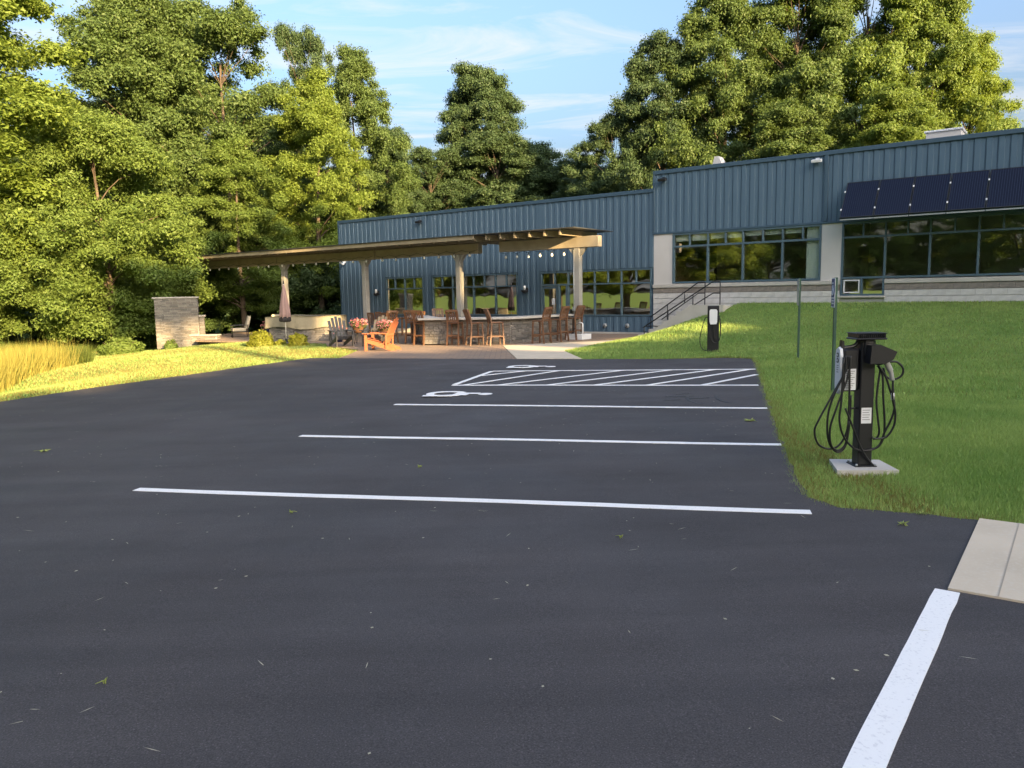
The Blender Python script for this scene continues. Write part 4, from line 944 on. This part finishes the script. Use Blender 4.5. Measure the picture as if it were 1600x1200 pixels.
def kind(name, seed, W, H, base, nc_, nl, leaf, prof, r0, **k):
    limbs = k.pop('limbs', 18)
    k['cl'] = tuple(c*.92 for c in k['cl']); v, f, C_ = make_crown(seed, W, H, base, int(nc_*1.2), int(nl*1.05), leaf*.95, prof, **k)
    KIND[name] = (npmesh('crown', v, f), make_trunk(C_, H, base, r0, seed, limbs), W, H)
    KIND[name][1].materials.append(M['bark'])
kind('maple', 1, 8, 10, .9, 200, 200000, .072, lambda t: (math.sin(math.pi*min(1,(t*.86+.12)))**.7), .17, cl=(.5,1.05), gap=-1.6)
kind('tall', 2, 8, 18, 2.5, 210, 190000, .088, lambda t: (.55+.5*math.sin(math.pi*t))*(1-.5*t**4), .24, cl=(.5,1.2), gap=-1.3)
kind('tall_b', 3, 8, 18, 5.0, 150, 140000, .088, lambda t: (.5+.55*math.sin(math.pi*(t*.8+.15)))*(1-.35*t**5), .22, cl=(.5,1.25), limbs=44, ragged=.5)
kind('airy', 4, 8, 18, 4.0, 130, 100000, .085, lambda t: .45+.55*math.sin(math.pi*(t*.75+.2)), .22, cl=(.45,1.1), limbs=50, ragged=.3)
kind('oak', 5, 10, 18, 3.0, 260, 260000, .090, lambda t: (math.sin(math.pi*min(1,t*.72+.24)))**.6, .3, cl=(.5,1.2), limbs=45)
kind('understory', 6, 6, 5, .2, 60, 50000, .085, lambda t: (math.sin(math.pi*min(1,t*.6+.35)))**.6, .07, cl=(.5,1.0), limbs=10)
def tree(kd, x, y, width, height, mk, label=None, group=None, rz=None, name='broadleaf_tree', leaf_only=False):
    cm, tm, W, H = KIND[kd]; z = float(HF(x,y))-.05
    t = thing(name, label, 'tree' if name != 'understory_shrub' else 'shrub', (x,y,z), rz if rz is not None else random.uniform(0,6.28), group)
    t.scale = (width/W, width/W, height/H)
    o = bpy.data.objects.new('trunk', tm); col.objects.link(o); o.parent = t
    c = bpy.data.objects.new('crown', cm); col.objects.link(c); c.parent = t
    if not cm.materials: cm.materials.append(M[mk])
    c.material_slots[0].link = 'OBJECT'; c.material_slots[0].material = M[mk]
    return t
# px -> world x at depth y is only a survey of where each tree stands (metres)
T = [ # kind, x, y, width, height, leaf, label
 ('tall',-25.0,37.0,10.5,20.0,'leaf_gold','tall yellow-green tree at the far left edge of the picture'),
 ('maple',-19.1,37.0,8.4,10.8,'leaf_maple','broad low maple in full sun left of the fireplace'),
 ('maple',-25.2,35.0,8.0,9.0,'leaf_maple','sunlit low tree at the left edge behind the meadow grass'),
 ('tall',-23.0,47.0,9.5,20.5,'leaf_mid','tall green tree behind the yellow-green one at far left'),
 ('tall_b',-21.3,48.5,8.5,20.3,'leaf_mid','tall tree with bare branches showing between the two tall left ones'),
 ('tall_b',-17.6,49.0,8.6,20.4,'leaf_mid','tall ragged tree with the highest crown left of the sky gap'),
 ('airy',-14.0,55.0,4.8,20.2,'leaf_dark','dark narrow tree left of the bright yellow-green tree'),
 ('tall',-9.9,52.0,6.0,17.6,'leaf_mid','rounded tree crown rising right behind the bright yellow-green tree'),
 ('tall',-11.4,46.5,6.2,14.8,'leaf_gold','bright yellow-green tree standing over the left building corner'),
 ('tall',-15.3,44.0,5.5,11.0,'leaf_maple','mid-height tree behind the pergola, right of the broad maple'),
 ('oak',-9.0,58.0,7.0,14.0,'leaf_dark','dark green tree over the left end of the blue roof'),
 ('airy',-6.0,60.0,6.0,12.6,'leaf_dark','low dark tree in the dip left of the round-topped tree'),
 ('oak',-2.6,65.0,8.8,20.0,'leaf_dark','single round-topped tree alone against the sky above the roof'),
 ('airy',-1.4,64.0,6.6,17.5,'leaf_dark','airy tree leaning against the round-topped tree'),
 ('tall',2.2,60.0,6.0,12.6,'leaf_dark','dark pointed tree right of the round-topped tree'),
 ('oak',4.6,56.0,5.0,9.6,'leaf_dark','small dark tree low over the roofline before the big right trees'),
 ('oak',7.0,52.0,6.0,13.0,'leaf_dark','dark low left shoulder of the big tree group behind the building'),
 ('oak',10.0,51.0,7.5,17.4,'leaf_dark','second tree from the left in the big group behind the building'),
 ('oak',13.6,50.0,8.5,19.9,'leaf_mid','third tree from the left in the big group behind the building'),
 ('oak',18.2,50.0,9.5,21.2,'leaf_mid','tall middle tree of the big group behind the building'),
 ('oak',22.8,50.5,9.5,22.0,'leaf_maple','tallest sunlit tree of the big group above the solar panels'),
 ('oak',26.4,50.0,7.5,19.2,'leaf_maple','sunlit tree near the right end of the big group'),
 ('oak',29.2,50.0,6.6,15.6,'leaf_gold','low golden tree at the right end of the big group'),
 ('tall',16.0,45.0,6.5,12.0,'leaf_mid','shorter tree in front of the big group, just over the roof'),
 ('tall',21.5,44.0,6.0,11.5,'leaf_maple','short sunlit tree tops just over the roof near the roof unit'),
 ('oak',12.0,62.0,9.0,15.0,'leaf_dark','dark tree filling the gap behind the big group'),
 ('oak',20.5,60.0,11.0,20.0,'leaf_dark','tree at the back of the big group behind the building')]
for kd, x, y, wd, h, mk, lb in T: tree(kd, x, y, wd, h, mk, lb, 'trees around the building')
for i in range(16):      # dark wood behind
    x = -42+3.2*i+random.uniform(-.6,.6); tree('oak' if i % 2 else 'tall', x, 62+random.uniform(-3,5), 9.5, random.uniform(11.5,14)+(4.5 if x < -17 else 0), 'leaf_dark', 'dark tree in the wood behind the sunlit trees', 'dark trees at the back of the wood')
for i in range(13):
    x = -31+1.75*i+random.uniform(-.5,.5); y = 48+random.uniform(-2.5,2.5)
    tree('understory', x, y, random.uniform(4.5,6.5), random.uniform(3.5,6), random.choice(['leaf_dark','leaf_mid','leaf_mid']), 'leafy undergrowth shrub at the dark foot of the wood', 'undergrowth at the foot of the wood', None, 'understory_shrub')
for i in range(6):
    x = -29+2.3*i+random.uniform(-.5,.5); y = 40.5+random.uniform(-.8,.8)
    tree('understory', x, y, random.uniform(3,4.2), random.uniform(1.8,3), 'leaf_mid', 'leafy shrub under the broad maple by the meadow', 'shrubs under the maple', None, 'understory_shrub')
# trees outside the picture: mirrored in the windows
for i, (x, y) in enumerate([(-30,20),(-33,12),(-31,4),(-34,-4),(-30,-10),(-27,-17),(-22,-22),(-16,-27),(-9,-31),(-36,28),(-38,-14),(-30,-26),(-2,-36),(5,-40)]):
    tree(['oak','tall','maple','tall_b'][i%4], x, y, 10, [17,18,11,19][i%4], ['leaf_gold','leaf_maple','leaf_gold','leaf_maple'][i%4], 'tree beyond the lot, mirrored in the windows', 'trees beyond the lot')  # lighter leaf colours stand in for sunlight on the mirrored crowns
# tree row behind and right of the camera that shades the lot (p across the light, a along it)
SH = Vector((math.sin(SUN_AZ), math.cos(SUN_AZ))); PH = Vector((-SH.y, SH.x)); TE = math.tan(SUN_EL); DA = 45.0
def hz(al, z): return (DA-al)*TE+z
def low_top(p): return hz(np.interp(p, [-30,0,7.3,8.4,12,14,17,40], [-14,-16,-20.3,-22.3,-20.8,-17.8,-14,-8]), 0)
def gap_h(p): return np.interp(p, [14.4,15.2], [3.4*TE+.75,0])
def shade_tree(p, wd, z0, z1, n, label, seed, free=False):
    rr = np.random.default_rng(seed); pos = PH*p + SH*DA
    q = np.stack([rr.uniform(-wd/2,wd/2,n), rr.normal(0,1.1,n), z0+(z1-z0)*rr.random(n)], 1)
    q[:,0] += .5*np.sin(q[:,2]*1.1+seed); zs = q[:,2]+q[:,1]*TE; pp = q[:,0]+p; lt = low_top(pp)-.25*((pp > 6.5) & (pp < 15))+rr.normal(0,.07,n)+.15*np.sin(pp*2.7)
    if not free:                                  # unseen crowns cut to shape sun patches on patio, beam and lawn
        beam = (pp > 15.5) & (pp < 17.9) & (zs > hz(-21.7,2.8)) & (zs < hz(-24.7,4.2))
        beam |= (pp > 15.7) & (pp < 19.3) & (zs > hz(-16.3,.1)) & (zs < hz(-18.3,.7))
        q = q[((zs < lt) & ~beam) | (((pp > 12.3+rr.normal(0,.15,n)) | ((pp > 8.9) & (pp < 11.0))) & (zs > lt+gap_h(pp)) & ~beam)]
    nrm = rr.normal(0,1,(len(q),3))*np.array([1,.6,1]); nrm[:,1] += np.sign(nrm[:,1])*.8; nrm /= np.linalg.norm(nrm,axis=1)[:,None]
    v, f = leaf_quads(q, nrm, .34, rr, .75)
    t = thing('broadleaf_tree', label, 'tree', (pos.x,pos.y,0), math.atan2(PH.y,PH.x), 'trees behind the camera that shade the lot')
    obj('crown', npmesh('crown', v, f), M['leaf_mid'], t)
    MB().tube([(0,0,-.2),(.1,0,z0+.5),(0,.1,(z0+z1)/2),(0,0,z1*.9)],[.28,.22,.16,.04],8).build('trunk', M['bark'], t)
k = 0
for p in np.arange(-9.5, 56, 4.5):
    top = float(low_top(p))+1.2 if p < 9 else hz(-40,6.5) if p < 28 else hz(-20,6)
    shade_tree(float(p), 6.4, 1.0, top, 8500 if p < 9 else 15000, 'tree of the shading row behind the camera', 100+k); k += 1
shade_tree(7.0, 3.4, hz(-37.8,1.3), hz(-37.8,2.9), 2400, 'tree of the shading row behind the camera', 190, True)  # unseen crown added only to keep the fireplace top in shade
# ------------------------------------------------------------------ shrubs
def bush(label, x, y, r, h, mk, n, seed, leaf=.05):
    rr = np.random.default_rng(seed); d = rr.normal(0,1,(n,3)); d[:,2] = np.abs(d[:,2]); d /= np.linalg.norm(d,axis=1)[:,None]
    lump = 1+.16*np.sin(d[:,0]*5+seed)*np.cos(d[:,1]*6)+.1*np.sin(d[:,2]*9+seed)
    q = d*(rr.random(n)**.3*lump)[:,None]*np.array([r,r,h]); nrm = d+rr.normal(0,.5,(n,3)); nrm /= np.linalg.norm(nrm,axis=1)[:,None]
    v, f = leaf_quads(q, nrm, leaf, rr, .5); z = float(HF(x,y))-.02
    t = thing('garden_shrub', label, 'shrub', (x,y,z), 0, None)
    obj('foliage', npmesh('foliage', v, f), M[mk], t, 'stuff')
    m = MB()
    for k in range(7): m.tube([(0,0,-.05),(r*.4*math.cos(k),r*.4*math.sin(k),h*.35),(r*.75*math.cos(k),r*.75*math.sin(k),h*.75)],[.02,.012,.005],5)
    m.build('stems', M['bark'], t)
bush('round yellow-green shrub left of the closed umbrella',-9.75,29.9,.50,.62,'leaf_hedge',3200,1)
bush('round yellow-green shrub right of the closed umbrella',-8.1,29.2,.38,.50,'leaf_hedge',2400,2)
bush('tiny pale plant between the two round shrubs',-9.0,30.0,.22,.24,'leaf_hedge',700,3)
bush('spreading green shrub left of the fireplace',-17.6,34.6,1.0,.75,'leaf_maple',3500,4,.07)
bush('small green shrub at the foot of the fireplace',-15.2,34.3,.30,.42,'leaf_maple',1200,5)
# ------------------------------------------------------------------ grass
def blades(name, x, y, hgt, wid, mk, seed, lean=.5, zoff=-.03):
    rr = np.random.default_rng(seed); n = len(x); z = HF(x,y)+zoff; th = rr.uniform(0,2*math.pi,n); ph = rr.uniform(0,2*math.pi,n); ln = rr.uniform(.1,1,n)*lean
    h = hgt*rr.uniform(.55,1.25,n); w_ = wid*rr.uniform(.7,1.3,n)/2
    b0 = np.stack([x-np.cos(th)*w_, y-np.sin(th)*w_, z],1); b1 = np.stack([x+np.cos(th)*w_, y+np.sin(th)*w_, z],1)
    t = np.stack([x+np.cos(ph)*ln*h, y+np.sin(ph)*ln*h, z+h*np.sqrt(np.clip(1-ln**2*.6,.2,1))],1)
    v = np.stack([b0,b1,t],1).reshape(-1,3)
    return obj(name, npmesh(name, v, np.arange(3*n).reshape(-1,3)), M[mk], None, 'stuff')
NOGRASS = [LOT, PATIO, WALK, PAD, [lo(-17.5,0),lo(0.1,0),lo(18,0),lo(18,-14),lo(-17.5,-14)], [lo(.2,1.7),lo(3.55,1.7),lo(3.55,-.1),lo(.2,-.1)], [(3.25+a,7.03+b) for a,b in PADN]]
def field(n, x0, x1, y0, y1, seed, fn):
    rr = np.random.default_rng(seed); x = rr.uniform(x0,x1,n); y = rr.uniform(y0,y1,n); k = np.ones(n, bool)
    for p in NOGRASS: k &= ~inpoly(x, y, p)
    x, y = x[k], y[k]; ang = np.degrees(np.arctan2(x, y)); k = (np.abs(ang) < 40) & fn(x, y, rr); return x[k], y[k]
def mark(o, lb): o['label'] = lb; o['category'] = 'grass'
# right lawn, three distances
x, y = field(900000, 1.5, 13, 3.5, 13, 1, lambda x,y,r: (np.hypot(x,y) < 13) & (r.random(len(x)) < np.clip(1.25-np.hypot(x,y)/14, .2, 1)))
dd = pdist(x, y, LOT[9:24]); dry = (np.random.default_rng(5).random(len(x)) < np.clip(.75-dd/.5, .02, .6))
k = dd > .02
mark(blades('grass', x[k&~dry], y[k&~dry], .062, .0075, 'grass', 11, .8),'mown green grass of the right lawn close to the charger')
mark(blades('grass', x[dry], y[dry], .05, .008, 'grass_dry', 12, 1.0),'dry straw-coloured grass along the asphalt edge')
ex, ey = [], []; rr = np.random.default_rng(31)
for (ax0, ay0), (ax1, ay1) in zip(LOT[8:21], LOT[9:22]):          # ragged tufts leaning over the asphalt edge
    L_ = math.hypot(ax1-ax0, ay1-ay0); n = int(L_*700); t_ = rr.random(n); w0 = np.abs(np.sin(t_*L_*7+ax0)*np.sin(t_*L_*3.1)); o_ = rr.normal(0,.02,n)+.045*w0*rr.random(n)
    nx_, ny_ = (ay1-ay0)/L_, -(ax1-ax0)/L_
    ex.append(ax0+(ax1-ax0)*t_+nx_*(o_*-1+.01)); ey.append(ay0+(ay1-ay0)*t_+ny_*(o_*-1+.01))
ex = np.concatenate(ex); ey = np.concatenate(ey); k = rr.random(len(ex)) < .5
mark(blades('grass', ex[k], ey[k], .075, .008, 'grass', 33, 1.0),'ragged green tufts leaning over the right asphalt edge'); mark(blades('grass', ex[~k], ey[~k], .065, .009, 'grass_dry', 34, 1.1),'withered straw tufts leaning over the right asphalt edge')
x, y = field(560000, 1.2, 24, 11, 31, 2, lambda x,y,r: (np.hypot(x,y) > 12) & ((x-P0.x)*NN.x+(y-P0.y)*NN.y > .02) & (r.random(len(x)) < np.clip(1.6-np.hypot(x,y)/24, .35, 1)))
k = np.random.default_rng(6).random(len(x)) < .93
mark(blades('grass', x[k], y[k], .07, .016, 'grass', 13, .8),'mown green grass of the slope up to the windows')
mark(blades('grass', x[~k], y[~k], .06, .016, 'grass_dry', 14, .9),'yellowish patches of grass on the slope')
x, y = field(420000, -24, -4, 12, 37, 3, lambda x,y,r: (r.random(len(x)) < np.clip(1.5-np.hypot(x,y)/32, .3, 1)))
k = np.random.default_rng(7).random(len(x)) < .42+.25*np.sin(x*.7)*np.sin(y*.9+1)
mark(blades('grass', x[k], y[k], .065, .018, 'grass', 15, .9),'sunlit mown grass of the left lawn'); mark(blades('grass', x[~k], y[~k], .06, .018, 'grass_dry', 16, 1.0),'dry golden grass of the left lawn')
# unmown meadow at the left
MEADOW = [(-11.5,16.5),(-14.2,24.0),(-15.0,27.5),(-17.5,31.5),(-30,40),(-30,16)]
rr = np.random.default_rng(9); x = rr.uniform(-30,-11,240000); y = rr.uniform(16,40,240000); k = inpoly(x, y, MEADOW); x, y = x[k], y[k]
gold = y < 26.5+1.2*np.sin(x*.9)+rr.normal(0,.6,len(x))
mark(blades('tall_grass', x[gold], y[gold], .85, .015, 'meadow', 17, .6),'tall golden unmown grass at the left edge')
k2 = gold & (rr.random(len(x)) < .03); mark(blades('tall_grass', x[k2], y[k2], 1.15, .014, 'meadow_g', 27, .35),'taller green stalks standing out of the golden grass')
mark(blades('tall_grass', x[~gold], y[~gold], .62, .025, 'meadow_g', 18, .5),'tall green unmown grass before the wood')
# ------------------------------------------------------------------ litter on the asphalt
rr = np.random.default_rng(21); n = 900; x = rr.uniform(-8,3.2,n); y = 2+rr.random(n)**.8*17; k = inpoly(x, y, LOT); x, y = x[k], y[k]; n = len(x)
th = rr.uniform(0,6.28,n); l_ = np.where(rr.random(n) < .6, rr.uniform(.005,.014,n), rr.uniform(.015,.05,n)); w_ = np.where(l_ < .0145, l_*.7, .0026)
c = np.stack([x, y, lotz(x)+.006], 1); a_ = np.stack([np.cos(th), np.sin(th), rr.uniform(-.05,.15,n)],1)*l_[:,None]; b_ = np.stack([-np.sin(th), np.cos(th), np.zeros(n)],1)*w_[:,None]
v = np.stack([c-a_, c+b_, c+a_, c-b_],1).reshape(-1,3)
o = obj('litter', npmesh('litter', v, np.arange(4*n).reshape(-1,4)), M['litter'], None, 'stuff'); o['label'] = 'scattered pale seed husks and twigs on the asphalt'; o['category'] = 'litter'
def maple_leaf(label, x, y, s, rz, tilt):
    pts = []; 
    for i in range(20):
        t = i/20*2*math.pi; r = [1,.45,.8,.38][i%4]*(1.0 if math.cos(t) > -.8 else .5); pts.append((s*r*math.cos(t), s*r*math.sin(t)))
    v = [(0,0,.012)]+[(a,b,.004+.016*((i%4)==0)+.010*math.sin(i*1.3)) for i,(a,b) in enumerate(pts)]
    m = MB().add(v, [(0,1+i,1+(i+1)%20) for i in range(20)]); t = thing('fallen_leaf', label, 'leaf', (x,y,float(lotz(x))+.006), rz, 'fallen leaves on the asphalt')
    m.build('blade', M['fallen'], t); MB().tube([(0,0,.013),(-s*.6,.01,.012),(-s*1.2,.03,.006)],.002,5).build('stalk', M['fallen'], t)
for a in [('fallen green leaf at the left of the asphalt',-5.61,9.03,.11,.4,0),('curled green leaf right of the middle parking line',3.02,9.63,.13,2.2,0),('pale leaf below the lawn edge, near the concrete pad',2.73,5.24,.055,1.0,0),('yellow-green leaf lying against the lawn edge',2.99,5.48,.05,3.0,0),
          ('small leaf below the nearest parking line',.73,5.14,.028,.2,0),('small leaf left below the nearest parking line',-1.79,6.02,.032,4.0,0),('small dark leaf between the first two parking lines',-.94,7.55,.035,5.0,0),('small leaf at the lower left of the asphalt',-1.87,3.3,.02,1.5,0)]: maple_leaf(a[0],a[1],a[2],a[3]*.8,a[4],a[5])
# dark oil marks on the far stall
for i, (px_, py_, a_, b_) in enumerate([(2.65,12.05,.20,.05),(2.85,11.8,.16,.04),(2.75,12.35,.10,.035),(2.45,11.7,.11,.03)]):
    pts = [(px_+a_*(1+.3*math.sin(3*t+i))*math.cos(t), py_+b_*(1+.3*math.cos(2*t))*math.sin(t)) for t in [R(24*k_) for k_ in range(15)]]
    sheet('oil_stain', pts, .004, mat('oil', (.010,.010,.011), .45), .003, 'structure')

tm_ = mat('tyre_rubber', (.030,.029,.031), .6)
for i, (cx_, cy_, r_, a0, a1) in enumerate([(4.0,11.6,1.3,155,205),(4.45,11.6,1.3,160,200)]):
    pts = [(cx_+(r_+sg_)*math.cos(R(a_)), cy_+(r_+sg_)*math.sin(R(a_))) for sg_, rng_ in ((.022,range(a0,a1,5)),(-.022,range(a1-5,a0-1,-5))) for a_ in rng_]
    sheet('tyre_mark', pts, .0035, tm_, .002, 'structure')
